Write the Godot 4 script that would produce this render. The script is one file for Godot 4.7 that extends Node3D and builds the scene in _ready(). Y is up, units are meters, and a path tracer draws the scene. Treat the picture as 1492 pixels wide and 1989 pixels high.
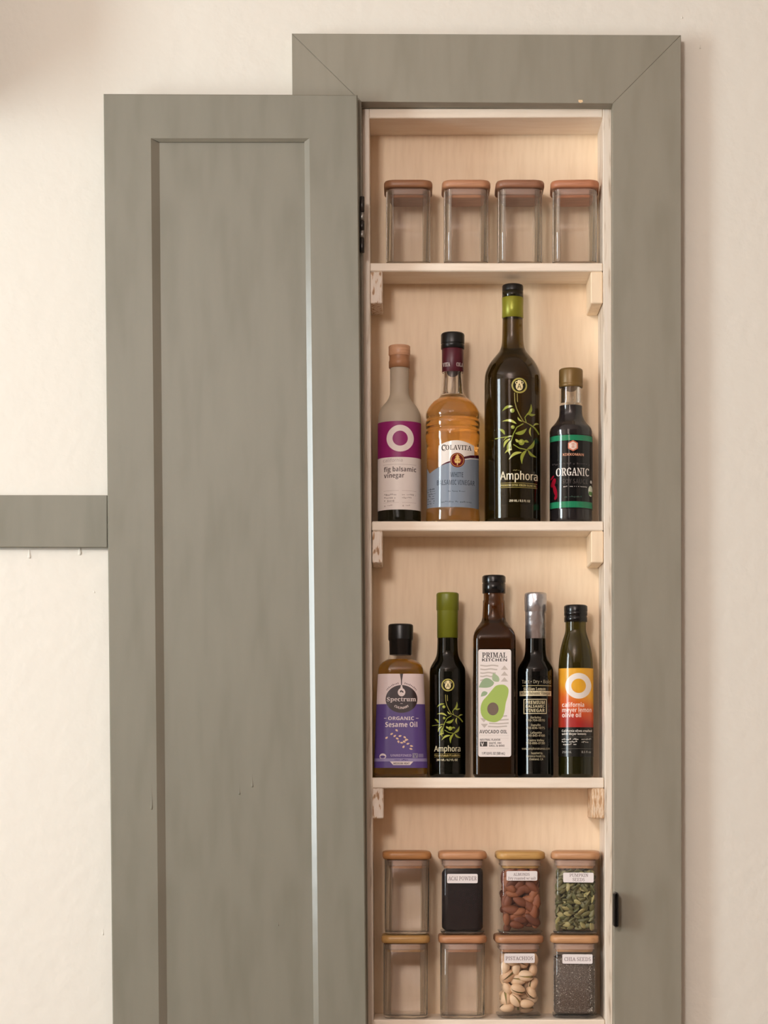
extends Node3D
# A shallow pantry cabinet set into a cream wall, its grey door swung open to the left.
# Measurements were taken in photo pixels; X() and Y() turn them into metres at a true depth z.

const D := 3.0          # camera distance from the wall face (z = 0)
const S := 0.0007       # metres per photo pixel on the wall face
const VX := 790.0       # where the lens axis meets the wall, in photo pixels
const HY := 1500.0
const YC := 1.45        # lens height above the floor
const XC := (790.0 - 746.0) * 0.0007
const ZB := -0.083      # back of the niche
const ZM := -0.043      # middle of the shelves

var names := {}
var M := {}
var rng := RandomNumberGenerator.new()
var shelf_y := []


func X(px: float, z := 0.0) -> float:
	return XC + (px - VX) * S * (D - z) / D


func Y(py: float, z := 0.0) -> float:
	return YC - (py - HY) * S * (D - z) / D


func L(n: float, z := 0.0) -> float:
	return n * S * (D - z) / D


# ---------------------------------------------------------------- nodes

func numbered(called: String) -> String:
	var n: int = names.get(called, -1) + 1
	names[called] = n
	return called if n == 0 else "%s_%03d" % [called, n]


func tag(o: Node3D, label: String, category: String, group := "") -> Node3D:
	o.set_meta("label", label)
	o.set_meta("category", category)
	if group:
		o.set_meta("group", group)
	return o


func thing(called: String, label: String, category: String, at: Vector3, turn := 0.0, group := "") -> Node3D:
	var o := Node3D.new()
	o.name = numbered(called)
	add_child(o)
	o.position = at
	o.rotation.y = turn
	tag(o, label, category, group)
	return o


func part(called: String, mesh: Mesh, m: Material, parent: Node3D, at := Vector3.ZERO, label := "") -> MeshInstance3D:
	var o := MeshInstance3D.new()
	o.mesh = mesh
	o.material_override = m
	o.position = at
	if parent == self:
		o.name = numbered(called)
		add_child(o)
	else:
		var n := 0
		var nm := called
		while parent.has_node(nm):
			n += 1
			nm = "%s_%03d" % [called, n]
		o.name = nm
		parent.add_child(o)
	if label:
		o.set_meta("label", label)
	return o


func struct(called: String, mesh: Mesh, m: Material) -> MeshInstance3D:
	var o := part(called, mesh, m, self)
	o.set_meta("kind", "structure")
	return o


# ---------------------------------------------------------------- meshes

class MB:
	var st := SurfaceTool.new()
	var g := 0

	func _init():
		st.begin(Mesh.PRIMITIVE_TRIANGLES)

	func tri(a: Vector3, b: Vector3, c: Vector3, group := -1):
		quadless(a, b, c, Vector2(a.x, a.y), Vector2(b.x, b.y), Vector2(c.x, c.y), group)

	func quadless(a: Vector3, b: Vector3, c: Vector3, ua: Vector2, ub: Vector2, uc: Vector2, group: int):
		st.set_smooth_group(group)
		st.set_uv(ua)
		st.add_vertex(a)
		st.set_smooth_group(group)
		st.set_uv(ub)
		st.add_vertex(b)
		st.set_smooth_group(group)
		st.set_uv(uc)
		st.add_vertex(c)

	func quad(a: Vector3, b: Vector3, c: Vector3, d: Vector3, group := -1):
		tri(a, b, c, group)
		tri(a, c, d, group)

	func done() -> ArrayMesh:
		st.generate_normals()
		st.index()
		return st.commit()

	# a convex outline in the xy plane (clockwise seen from +z), extruded from z0 (front) back to z1, front edge chamfered by c
	func prism(p: PackedVector2Array, z0: float, z1: float, c := 0.0):
		var n := p.size()
		var q := inset(p, c) if c > 0.0 else p
		for i in range(1, n - 1):
			tri(v(q[0], z0), v(q[i], z0), v(q[i + 1], z0))
			tri(v(p[0], z1), v(p[i + 1], z1), v(p[i], z1))
		for i in n:
			var j := (i + 1) % n
			if c > 0.0:
				quad(v(p[i], z0 - c), v(p[j], z0 - c), v(q[j], z0), v(q[i], z0))
			quad(v(p[i], z1), v(p[j], z1), v(p[j], z0 - c), v(p[i], z0 - c))

	# the band between two outlines of as many corners, front at z0, back at z1; inner rim open to zi
	func ring(p: PackedVector2Array, h: PackedVector2Array, z0: float, z1: float, c := 0.0, zi := 99.0):
		var n := p.size()
		var q := inset(p, c) if c > 0.0 else p
		if zi > 90.0:
			zi = z1
		for i in n:
			var j := (i + 1) % n
			quad(v(q[i], z0), v(q[j], z0), v(h[j], z0), v(h[i], z0))
			quad(v(p[i], z1), v(h[i], z1), v(h[j], z1), v(p[j], z1))
			if c > 0.0:
				quad(v(p[i], z0 - c), v(p[j], z0 - c), v(q[j], z0), v(q[i], z0))
			quad(v(p[i], z1), v(p[j], z1), v(p[j], z0 - c), v(p[i], z0 - c))
			quad(v(h[i], z0), v(h[j], z0), v(h[j], zi), v(h[i], zi))

	func v(p: Vector2, z: float) -> Vector3:
		return Vector3(p.x, p.y, z)

	static func inset(p: PackedVector2Array, c: float) -> PackedVector2Array:
		var n := p.size()
		var out := PackedVector2Array()
		for i in n:
			var a := (p[i] - p[(i + n - 1) % n]).normalized()
			var b := (p[(i + 1) % n] - p[i]).normalized()
			var na := Vector2(a.y, -a.x)
			var nb := Vector2(b.y, -b.x)
			out.append(p[i] + (na + nb) * c / (1.0 + na.dot(nb)))
		return out

	func box(lo: Vector3, hi: Vector3, c := 0.0015):
		# all twelve edges chamfered
		var x := [lo.x, lo.x + c, hi.x - c, hi.x]
		var pts := []
		var m := (lo + hi) * 0.5
		var h := (hi - lo) * 0.5
		for ax in 3:
			for s in [-1.0, 1.0]:
				var u := Vector3.ZERO
				var w := Vector3.ZERO
				var nrm := Vector3.ZERO
				nrm[ax] = s
				u[(ax + 1) % 3] = 1.0
				w[(ax + 2) % 3] = 1.0
				var hu: float = h[(ax + 1) % 3] - c
				var hw: float = h[(ax + 2) % 3] - c
				var o: Vector3 = m + nrm * h[ax]
				face([o - u * hu - w * hw, o + u * hu - w * hw, o + u * hu + w * hw, o - u * hu + w * hw], m)
		if c > 0.0:
			for ax in 3:
				for s in [-1.0, 1.0]:
					for t in [-1.0, 1.0]:
						var a := Vector3.ZERO
						var u2 := Vector3.ZERO
						var w2 := Vector3.ZERO
						a[ax] = h[ax] - c
						var iu := (ax + 1) % 3
						var iw := (ax + 2) % 3
						u2[iu] = s * h[iu]
						u2[iw] = t * (h[iw] - c)
						w2[iu] = s * (h[iu] - c)
						w2[iw] = t * h[iw]
						face([m + u2 - a, m + u2 + a, m + w2 + a, m + w2 - a], m)
			for sx in [-1.0, 1.0]:
				for sy in [-1.0, 1.0]:
					for sz in [-1.0, 1.0]:
						var k := Vector3(sx, sy, sz)
						face([m + k * Vector3(h.x, h.y - c, h.z - c), m + k * Vector3(h.x - c, h.y, h.z - c), m + k * Vector3(h.x - c, h.y - c, h.z)], m)

	func face(p: Array, middle: Vector3):
		var nn: Vector3 = (p[1] - p[0]).cross(p[2] - p[0])
		if nn.dot(p[0] - middle) > 0.0:
			p.reverse()
		for i in range(1, p.size() - 1):
			tri(p[0], p[i], p[i + 1])

	# rings of rounded rectangles [y, half x, half z, corner radius]; a section given twice makes a sharp edge
	func loft(secs: Array, nc := 8, at := Vector3.ZERO):
		g += 1
		for i in secs.size() - 1:
			var a: Array = secs[i]
			var b: Array = secs[i + 1]
			if absf(a[0] - b[0]) + absf(a[1] - b[1]) + absf(a[2] - b[2]) < 1e-7:
				g += 1
				continue
			var ra := outline(a, nc)
			var rb := outline(b, nc)
			var n := ra.size()
			for j in n:
				var k := (j + 1) % n
				if ra[j].distance_squared_to(ra[k]) + rb[j].distance_squared_to(rb[k]) < 1e-14:
					continue
				var u0 := float(j) / n
				var u1 := float(j + 1) / n
				quadless(at + ra[j], at + ra[k], at + rb[k], Vector2(u0, a[0]), Vector2(u1, a[0]), Vector2(u1, b[0]), g)
				quadless(at + ra[j], at + rb[k], at + rb[j], Vector2(u0, a[0]), Vector2(u1, b[0]), Vector2(u0, b[0]), g)
		g += 1

	static func outline(s: Array, nc: int) -> PackedVector3Array:
		var out := PackedVector3Array()
		var rc: float = minf(s[3], minf(s[1], s[2]))
		for q in 4:
			var cx: float = (s[1] - rc) * [1, -1, -1, 1][q]
			var cz: float = (s[2] - rc) * [1, 1, -1, -1][q]
			for i in nc + 1:
				var t := (q + float(i) / nc) * PI / 2
				out.append(Vector3(cx + rc * cos(t), s[0], cz + rc * sin(t)))
		return out

	# a sheet that follows the front of such a body; secs from the top down, s in metres along the outline
	func sheet(secs: Array, s0: float, s1: float, e: float, n := 28):
		g += 1
		for i in secs.size() - 1:
			for j in n:
				var u0 := float(j) / n
				var u1 := float(j + 1) / n
				var v0 := float(i) / (secs.size() - 1)
				var v1 := float(i + 1) / (secs.size() - 1)
				var k0: float = secs[i][1] / secs[0][1]
				var k1: float = secs[i + 1][1] / secs[0][1]
				var a := on(secs[i + 1], lerpf(s0, s1, u0) * k1, e)
				var b := on(secs[i], lerpf(s0, s1, u0) * k0, e)
				var c := on(secs[i], lerpf(s0, s1, u1) * k0, e)
				var d := on(secs[i + 1], lerpf(s0, s1, u1) * k1, e)
				quadless(a, b, c, Vector2(u0, v1), Vector2(u0, v0), Vector2(u1, v0), g)
				quadless(a, c, d, Vector2(u0, v1), Vector2(u1, v0), Vector2(u1, v1), g)
		g += 1

	static func on(s: Array, at: float, e: float) -> Vector3:
		var rc: float = s[3]
		var flat: float = s[1] - rc
		if absf(at) <= flat:
			return Vector3(at, s[0], s[2] + e)
		var t := (absf(at) - flat) / rc
		return Vector3(signf(at) * (flat + (rc + e) * sin(t)), s[0], s[2] - rc + (rc + e) * cos(t))


func round_rect(w: float, h: float, r: float, n := 5) -> PackedVector2Array:
	var out := PackedVector2Array()
	for q in 4:
		var c := Vector2((w / 2 - r) * [1, 1, -1, -1][q], (h / 2 - r) * [1, -1, -1, 1][q])
		for i in n + 1:
			var t := PI / 2 - (q + float(i) / n) * PI / 2
			out.append(c + r * Vector2(cos(t), sin(t)))
	return out


func box_mesh(lo: Vector3, hi: Vector3, c := 0.0012) -> ArrayMesh:
	var b := MB.new()
	b.box(lo, hi, c)
	return b.done()


func poly(pts: Array, z: float) -> PackedVector2Array:
	var out := PackedVector2Array()
	for p in pts:
		out.append(Vector2(X(p[0], z), Y(p[1], z)))
	return out


# points of a profile joined by a curve; a point given twice stays a corner
func curved(p: Array, sub := 5) -> Array:
	var out := []
	var n := p.size()
	for i in n - 1:
		var b: Array = p[i]
		var c: Array = p[i + 1]
		if b == c:
			out.append(b)
			continue
		var a: Array = p[i - 1] if i > 0 and p[i - 1] != b else b
		var d: Array = p[i + 2] if i + 2 < n and p[i + 2] != c else c
		var straight: bool = a == b and d == c
		var steps := 1 if straight else sub
		for k in steps:
			var t := float(k) / steps
			var s := []
			for m in b.size():
				var ma: float = (c[m] - a[m]) * (0.5 if a != b else 1.0)
				var mb: float = (d[m] - b[m]) * (0.5 if d != c else 1.0)
				# keep the curve from overshooting
				var step: float = c[m] - b[m]
				if step == 0.0 or ma * step < 0.0:
					ma = 0.0
				if step == 0.0 or mb * step < 0.0:
					mb = 0.0
				ma = clampf(ma, -3.0 * absf(step), 3.0 * absf(step))
				mb = clampf(mb, -3.0 * absf(step), 3.0 * absf(step))
				var t2 := t * t
				var t3 := t2 * t
				s.append(b[m] * (2 * t3 - 3 * t2 + 1) + ma * (t3 - 2 * t2 + t) + c[m] * (3 * t2 - 2 * t3) + mb * (t3 - t2))
			out.append(s)
	out.append(p[n - 1])
	return out


# [height, radius] -> round sections, closed below and above
func lathe(p: Array, close := true, nc := 12) -> ArrayMesh:
	var secs := []
	if close:
		secs.append([p[0][0], 1e-5, 1e-5, 1e-5])
	for q in p:
		secs.append([q[0], q[1], q[1], q[1]])
	if close:
		secs.append([p[-1][0], 1e-5, 1e-5, 1e-5])
	# flat ends get sharp edges
	if close:
		secs.insert(1, secs[1])
		secs.insert(secs.size() - 1, secs[-2])
	var b := MB.new()
	b.loft(secs, nc)
	return b.done()


# ---------------------------------------------------------------- print: a canvas drawn in photo pixels

class Art:
	var im: Image
	var k: float
	var x0: float
	var y0: float
	var cx := 0.0
	var r := 0.0
	var fonts := {}

	func _init(left: float, top: float, right: float, bottom: float, scale: float, back: Color, middle := 0.0, radius := 0.0):
		cx = middle
		r = radius
		k = scale
		x0 = m(left)
		y0 = top
		im = Image.create_empty(int((m(right) - x0) * k), int((bottom - top) * k), false, Image.FORMAT_RGBA8)
		im.fill(back)

	func m(x: float) -> float:   # flat measure on the photo -> measure along the curved label
		return x if r == 0.0 else cx + r * asin(clampf((x - cx) / r, -0.999, 0.999))

	func fill(shapes: Array, c: Color):
		var e := []
		var lo := Vector2(1e9, 1e9)
		var hi := Vector2(-1e9, -1e9)
		for s in shapes:
			var q := PackedVector2Array()
			for p in s:
				var z := Vector2((m(p.x) - x0) * k, (p.y - y0) * k)
				q.append(z)
				lo = lo.min(z)
				hi = hi.max(z)
			for i in q.size():
				e.append([q[i], q[(i + 1) % q.size()]])
		var xa := maxi(0, int(floor(lo.x)))
		var xb := mini(im.get_width() - 1, int(ceil(hi.x)))
		if xb < xa:
			return
		for y in range(maxi(0, int(floor(lo.y))), mini(im.get_height() - 1, int(ceil(hi.y))) + 1):
			var cov := PackedFloat32Array()
			cov.resize(xb - xa + 2)
			var near := []
			for w in e:
				if minf(w[0].y, w[1].y) < y + 1 and maxf(w[0].y, w[1].y) > y:
					near.append(w)
			for sub in 4:
				var yy := y + 0.125 + sub * 0.25
				var xs := []
				for w in near:
					var a: Vector2 = w[0]
					var b: Vector2 = w[1]
					if (a.y <= yy) != (b.y <= yy):
						xs.append(a.x + (b.x - a.x) * (yy - a.y) / (b.y - a.y))
				xs.sort()
				for i in range(0, xs.size() - 1, 2):
					var l := clampf(xs[i] - xa, 0.0, xb - xa + 1.0)
					var h := clampf(xs[i + 1] - xa, 0.0, xb - xa + 1.0)
					var il := int(l)
					var ih := int(h)
					if il == ih:
						cov[il] += (h - l) * 0.25
					else:
						cov[il] += (il + 1 - l) * 0.25
						for x in range(il + 1, ih):
							cov[x] += 0.25
						cov[ih] += (h - ih) * 0.25
			for x in xb - xa + 1:
				if cov[x] > 0.004:
					var s2 := Color(c, c.a * minf(cov[x], 1.0))
					im.set_pixel(xa + x, y, im.get_pixel(xa + x, y).blend(s2))

	func rect(a: float, b: float, c: float, d: float, col: Color):
		var p := PackedVector2Array()
		for i in 9:
			p.append(Vector2(lerpf(a, c, i / 8.0), b))
		for i in 9:
			p.append(Vector2(lerpf(c, a, i / 8.0), d))
		fill([p], col)

	func disc(x: float, y: float, rx: float, col: Color, ry := 0.0, turn := 0.0):
		fill([oval(x, y, rx, ry if ry else rx, turn)], col)

	func hoop(x: float, y: float, outer: float, inner: float, col: Color):
		fill([oval(x, y, outer, outer, 0), oval(x, y, inner, inner, 0)], col)

	func oval(x: float, y: float, rx: float, ry: float, turn: float) -> PackedVector2Array:
		var p := PackedVector2Array()
		for i in 40:
			p.append(Vector2(x, y) + Vector2(rx * cos(i * TAU / 40), ry * sin(i * TAU / 40)).rotated(turn))
		return p

	func stroke(pts: Array, w: float, col: Color, w_end := -1.0):
		var a := PackedVector2Array()
		var b := PackedVector2Array()
		if w_end < 0.0:
			w_end = w
		for i in pts.size():
			var d: Vector2 = (pts[mini(i + 1, pts.size() - 1)] - pts[maxi(i - 1, 0)]).normalized()
			var n := Vector2(-d.y, d.x) * lerpf(w, w_end, float(i) / maxi(1, pts.size() - 1)) / 2
			a.append(pts[i] + n)
			b.append(pts[i] - n)
		b.reverse()
		a.append_array(b)
		fill([a], col)

	func leaf(a: Vector2, b: Vector2, w: float, col: Color, bend := 0.15):
		var d := b - a
		var n := Vector2(-d.y, d.x)
		var p := PackedVector2Array()
		var q := PackedVector2Array()
		for i in 13:
			var t := i / 12.0
			var mid := a + d * t + n * bend * sin(PI * t)
			var h := n.normalized() * w * 0.5 * pow(sin(PI * pow(t, 0.8)), 0.9)
			p.append(mid + h)
			q.append(mid - h)
		q.reverse()
		p.append_array(q)
		fill([p], col)

	func glyphs(s: String, family: String, bold: bool) -> Array:
		var key := family + str(bold)
		if not fonts.has(key):
			var f := SystemFont.new()
			f.font_names = PackedStringArray([family])
			f.font_weight = 700 if bold else 400
			fonts[key] = f
		var rid: RID = fonts[key].get_rids()[0]
		var ts := TextServerManager.get_primary_interface()
		var out := []
		var pen := 0.0
		for ch in s:
			var gi: int = ts.font_get_glyph_index(rid, 64, ch.unicode_at(0), 0)
			var shapes := []
			var d: Dictionary = ts.font_get_glyph_contours(rid, 64, gi)
			var from := 0
			for last in d.get("contours", PackedInt32Array()):
				shapes.append(outline(d.points.slice(from, last + 1), pen))
				from = last + 1
			out.append([shapes, pen, ts.font_get_glyph_advance(rid, 64, gi).x])
			pen += ts.font_get_glyph_advance(rid, 64, gi).x
		return out

	func outline(p: PackedVector3Array, pen: float) -> PackedVector2Array:
		var q := []
		var n := p.size()
		for i in n:
			var a := p[i]
			var b := p[(i + 1) % n]
			q.append([Vector2(a.x, a.y), a.z == 1.0])
			if a.z != 1.0 and b.z != 1.0:
				q.append([Vector2(a.x + b.x, a.y + b.y) / 2, true])
		var start := 0
		while start < q.size() and not q[start][1]:
			start += 1
		var out := PackedVector2Array()
		n = q.size()
		var i := 0
		while i < n:
			var c: Array = q[(start + i) % n]
			if c[1]:
				out.append(c[0] + Vector2(pen, 0))
			else:
				var a: Vector2 = q[(start + i - 1 + n) % n][0]
				var b: Vector2 = q[(start + i + 1) % n][0]
				for s in [0.33, 0.67]:
					out.append(a.lerp(c[0], s).lerp(c[0].lerp(b, s), s) + Vector2(pen, 0))
			i += 1
		return out

	# the words from x a to x b, standing on the line y, capitals h tall
	func text(s: String, a: float, b: float, y: float, h: float, col: Color, family := "Droid Sans", bold := true):
		var g := glyphs(s, family, bold)
		var lo := 1e9
		var hi := -1e9
		for q in g:
			for sh in q[0]:
				for p in sh:
					lo = minf(lo, p.x)
					hi = maxf(hi, p.x)
		var sx := (b - a) / maxf(hi - lo, 1.0)
		for q in g:
			var shapes := []
			for sh in q[0]:
				var o := PackedVector2Array()
				for p in sh:
					o.append(Vector2(a + (p.x - lo) * sx, y + p.y * h / 46.0))
				shapes.append(o)
			if shapes:
				fill(shapes, col)

	# words round a circle; over the top, or under it read from inside
	func arc(s: String, x: float, y: float, rad: float, mid: float, h: float, col: Color, under := false, bold := true, family := "Droid Sans", spread := 1.0):
		var g := glyphs(s, family, bold)
		var whole: float = g[-1][1] + g[-1][2]
		var sc := h / 46.0
		for q in g:
			var off: float = (q[1] + q[2] / 2 - whole / 2) * sc * spread / rad
			var t := mid + (-off if under else off)
			var base := Vector2(x, y) + Vector2(sin(t), -cos(t)) * rad
			var turn := t + PI if under else t
			var shapes := []
			for sh in q[0]:
				var o := PackedVector2Array()
				for p in sh:
					o.append(base + (Vector2(p.x - q[1] - q[2] / 2, p.y) * sc).rotated(turn))
				shapes.append(o)
			if shapes:
				fill(shapes, col)

	# small print that the photograph leaves unreadable
	func small_print(a: float, b: float, y: float, h: float, col: Color, seed_: int):
		var rn := RandomNumberGenerator.new()
		rn.seed = seed_
		var x := a
		while x < b:
			var w := rn.randf_range(0.5, 1.0) * h * 0.7
			var t := h * (0.65 if rn.randf() < 0.7 else 0.95)
			if rn.randf() > 0.16:
				rect(x, y - t, minf(x + w, b), y - t * rn.randf_range(0.0, 0.55), col)
			x += w + h * 0.18

	func texture() -> ImageTexture:
		return ImageTexture.create_from_image(im)


# ---------------------------------------------------------------- materials

func mat(c: Color, rough := 0.5, metal := 0.0, spec := 0.5) -> StandardMaterial3D:
	var m := StandardMaterial3D.new()
	m.albedo_color = c
	m.roughness = rough
	m.metallic = metal
	m.metallic_specular = spec
	return m


func noise(freq: float, octaves: int, seed_: int, ramp: Array, normal := 0.0, size := 512) -> NoiseTexture2D:
	var f := FastNoiseLite.new()
	f.seed = seed_
	f.noise_type = FastNoiseLite.TYPE_SIMPLEX_SMOOTH
	f.frequency = freq
	f.fractal_octaves = octaves
	var t := NoiseTexture2D.new()
	t.width = size
	t.height = size
	t.seamless = true
	t.noise = f
	if normal > 0.0:
		t.as_normal_map = true
		t.bump_strength = normal
	if ramp:
		var g := Gradient.new()
		var o := PackedFloat32Array()
		var c := PackedColorArray()
		for r in ramp:
			o.append(r[0])
			c.append(r[1])
		g.offsets = o
		g.colors = c
		t.color_ramp = g
	return t


func world_tex(m: StandardMaterial3D, scale: Vector3) -> StandardMaterial3D:
	m.uv1_triplanar = true
	m.uv1_world_triplanar = true
	m.uv1_scale = scale
	return m


func glass_solid(c: Color, clear: float, rough := 0.02) -> StandardMaterial3D:
	var m := mat(Color(c, 1.0 - clear), rough)
	m.refraction_enabled = true
	m.refraction_scale = 0.05
	return m


func pane(a: float, c := Color(1, 1, 1)) -> StandardMaterial3D:
	var m := mat(Color(c, a), 0.03, 0.0, 0.38)
	m.transparency = BaseMaterial3D.TRANSPARENCY_ALPHA
	m.cull_mode = BaseMaterial3D.CULL_DISABLED
	return m


func printed(t: Texture2D, rough := 0.4, cut := false) -> StandardMaterial3D:
	var m := mat(Color.WHITE, rough)
	m.albedo_texture = t
	m.texture_repeat = false
	if cut:
		m.transparency = BaseMaterial3D.TRANSPARENCY_ALPHA
	return m


func c8(r: int, g: int, b: int) -> Color:
	return Color8(r, g, b)


func make_materials():
	var w := Color.WHITE
	# cream wall paint, rolled
	var wall := mat(c8(236, 232, 221), 0.62, 0.0, 0.4)
	wall.normal_enabled = true
	wall.normal_texture = noise(0.02, 4, 3, [], 3.0)
	wall.normal_scale = 0.35
	M.wall = world_tex(wall, Vector3(3.2, 3.2, 3.2))
	# white paint brushed on bare boards: faint grain, a few thin spots
	var wood := mat(c8(253, 229, 197), 0.55)
	wood.albedo_texture = noise(0.012, 4, 11, [[0.0, Color(0.965, 0.955, 0.94)], [0.4, Color(0.99, 0.985, 0.98)], [0.7, w], [1.0, w]])
	M.wood = world_tex(wood, Vector3(14, 1.6, 14))
	var shelf := mat(c8(250, 235, 216), 0.5)
	shelf.albedo_texture = wood.albedo_texture
	M.shelf = world_tex(shelf, Vector3(1.6, 16, 9))
	var edge := mat(c8(240, 228, 214), 0.6)
	edge.albedo_texture = noise(0.01, 5, 27, [[0.0, Color(0.66, 0.61, 0.56)], [0.24, Color(0.86, 0.83, 0.79)], [0.36, Color(0.97, 0.96, 0.94)], [1.0, w]])
	M.edge = world_tex(edge, Vector3(22, 1.8, 22))
	var bare := mat(c8(238, 216, 190), 0.6)
	bare.albedo_texture = noise(0.02, 3, 33, [[0.0, Color(0.72, 0.58, 0.45)], [0.45, Color(0.93, 0.85, 0.76)], [0.6, w], [1.0, Color(0.9, 0.8, 0.7)]])
	M.bare = world_tex(bare, Vector3(24, 5, 8))
	var chipped := mat(c8(241, 228, 214), 0.6)
	chipped.albedo_texture = noise(0.014, 3, 41, [[0.0, Color(0.62, 0.48, 0.36)], [0.25, Color(0.8, 0.68, 0.56)], [0.36, Color(0.97, 0.95, 0.93)], [1.0, w]])
	M.chipped = world_tex(chipped, Vector3(20, 6, 20))
	# one grey-green satin paint, brush marks; lighting difference put into door and trim tones
	for q in [["door", c8(136, 133, 119)], ["trim", c8(150, 145, 130)]]:
		var g := mat(q[1], 0.44, 0.0, 0.4)
		g.albedo_texture = noise(0.008, 3, 51, [[0.0, Color(0.93, 0.93, 0.92)], [0.5, Color(0.98, 0.98, 0.98)], [1.0, w]])
		g.normal_enabled = true
		g.normal_texture = noise(0.03, 3, 57, [], 2.0)
		g.normal_scale = 0.08
		M[q[0]] = world_tex(g, Vector3(6.0, 1.1, 6.0))
	M.moulding = M.door.duplicate()
	M.moulding.roughness = 0.24
	M.moulding.metallic_specular = 0.6
	M.white_print = mat(c8(236, 228, 222), 0.5)
	M.black = mat(c8(18, 17, 17), 0.32)
	M.black_gloss = mat(c8(14, 13, 13), 0.18)
	M.black_metal = mat(c8(58, 53, 50), 0.3, 0.6)
	M.steel = mat(c8(150, 146, 140), 0.35, 0.9)
	M.jar = pane(0.006)
	M.jar.metallic_specular = 0.34
	M.jar_clear = pane(0.022, c8(190, 150, 122))
	M.jar_clear.metallic_specular = 0.5
	M.clear = glass_solid(Color(0.96, 0.95, 0.92), 0.97, 0.01)
	M.silicone = mat(Color(0.80, 0.70, 0.64, 0.42), 0.35)
	M.silicone.transparency = BaseMaterial3D.TRANSPARENCY_ALPHA
	M.grain = noise(0.015, 4, 71, [[0.0, Color(0.82, 0.77, 0.72)], [0.45, Color(0.97, 0.96, 0.95)], [1.0, w]])


func bamboo(c: Color) -> StandardMaterial3D:
	var m := mat(c.lightened(0.12), 0.42)
	m.albedo_texture = M.grain
	m.uv1_triplanar = true
	m.uv1_scale = Vector3(2.5, 40, 25)
	return m


# ---------------------------------------------------------------- the scene

func _ready():
	rng.seed = 7
	var cam := Camera3D.new()
	cam.name = "camera"
	cam.projection = Camera3D.PROJECTION_FRUSTUM
	cam.near = 0.1
	cam.far = 50.0
	cam.size = 0.1 * 1989.0 * S / D
	cam.frustum_offset = Vector2((746.0 - VX) * S / D, (HY - 994.5) * S / D) * 0.1
	cam.position = Vector3(XC, YC, D)
	add_child(cam)
	cam.current = true

	var sky_m := ProceduralSkyMaterial.new()
	sky_m.sky_top_color = c8(150, 185, 225)
	sky_m.sky_horizon_color = c8(225, 232, 235)
	sky_m.ground_horizon_color = c8(150, 160, 135)
	sky_m.ground_bottom_color = c8(110, 120, 95)
	var sky := Sky.new()
	sky.sky_material = sky_m
	var env := Environment.new()
	env.background_mode = Environment.BG_SKY
	env.sky = sky
	env.tonemap_mode = Environment.TONE_MAPPER_LINEAR
	env.tonemap_exposure = 0.62
	env.background_energy_multiplier = 1.5
	env.sdfgi_enabled = true
	env.ssao_enabled = true
	env.ssil_enabled = true
	var we := WorldEnvironment.new()
	we.name = "environment"
	we.environment = env
	add_child(we)

	var day := AreaLight3D.new()      # daylight that the window lets in
	day.name = "window_daylight"
	day.area_size = Vector2(0.66, 1.40)
	day.position = Vector3(-2.39, 1.86, 1.52)
	day.rotation.y = -PI / 2
	day.light_color = c8(236, 249, 254)
	day.light_energy = 8.2
	day.area_range = 8.0
	day.area_attenuation = 2.0
	day.shadow_enabled = true
	add_child(day)

	make_materials()
	room()
	cabinet()
	jars()
	upper_bottles()
	lower_bottles()


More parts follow.
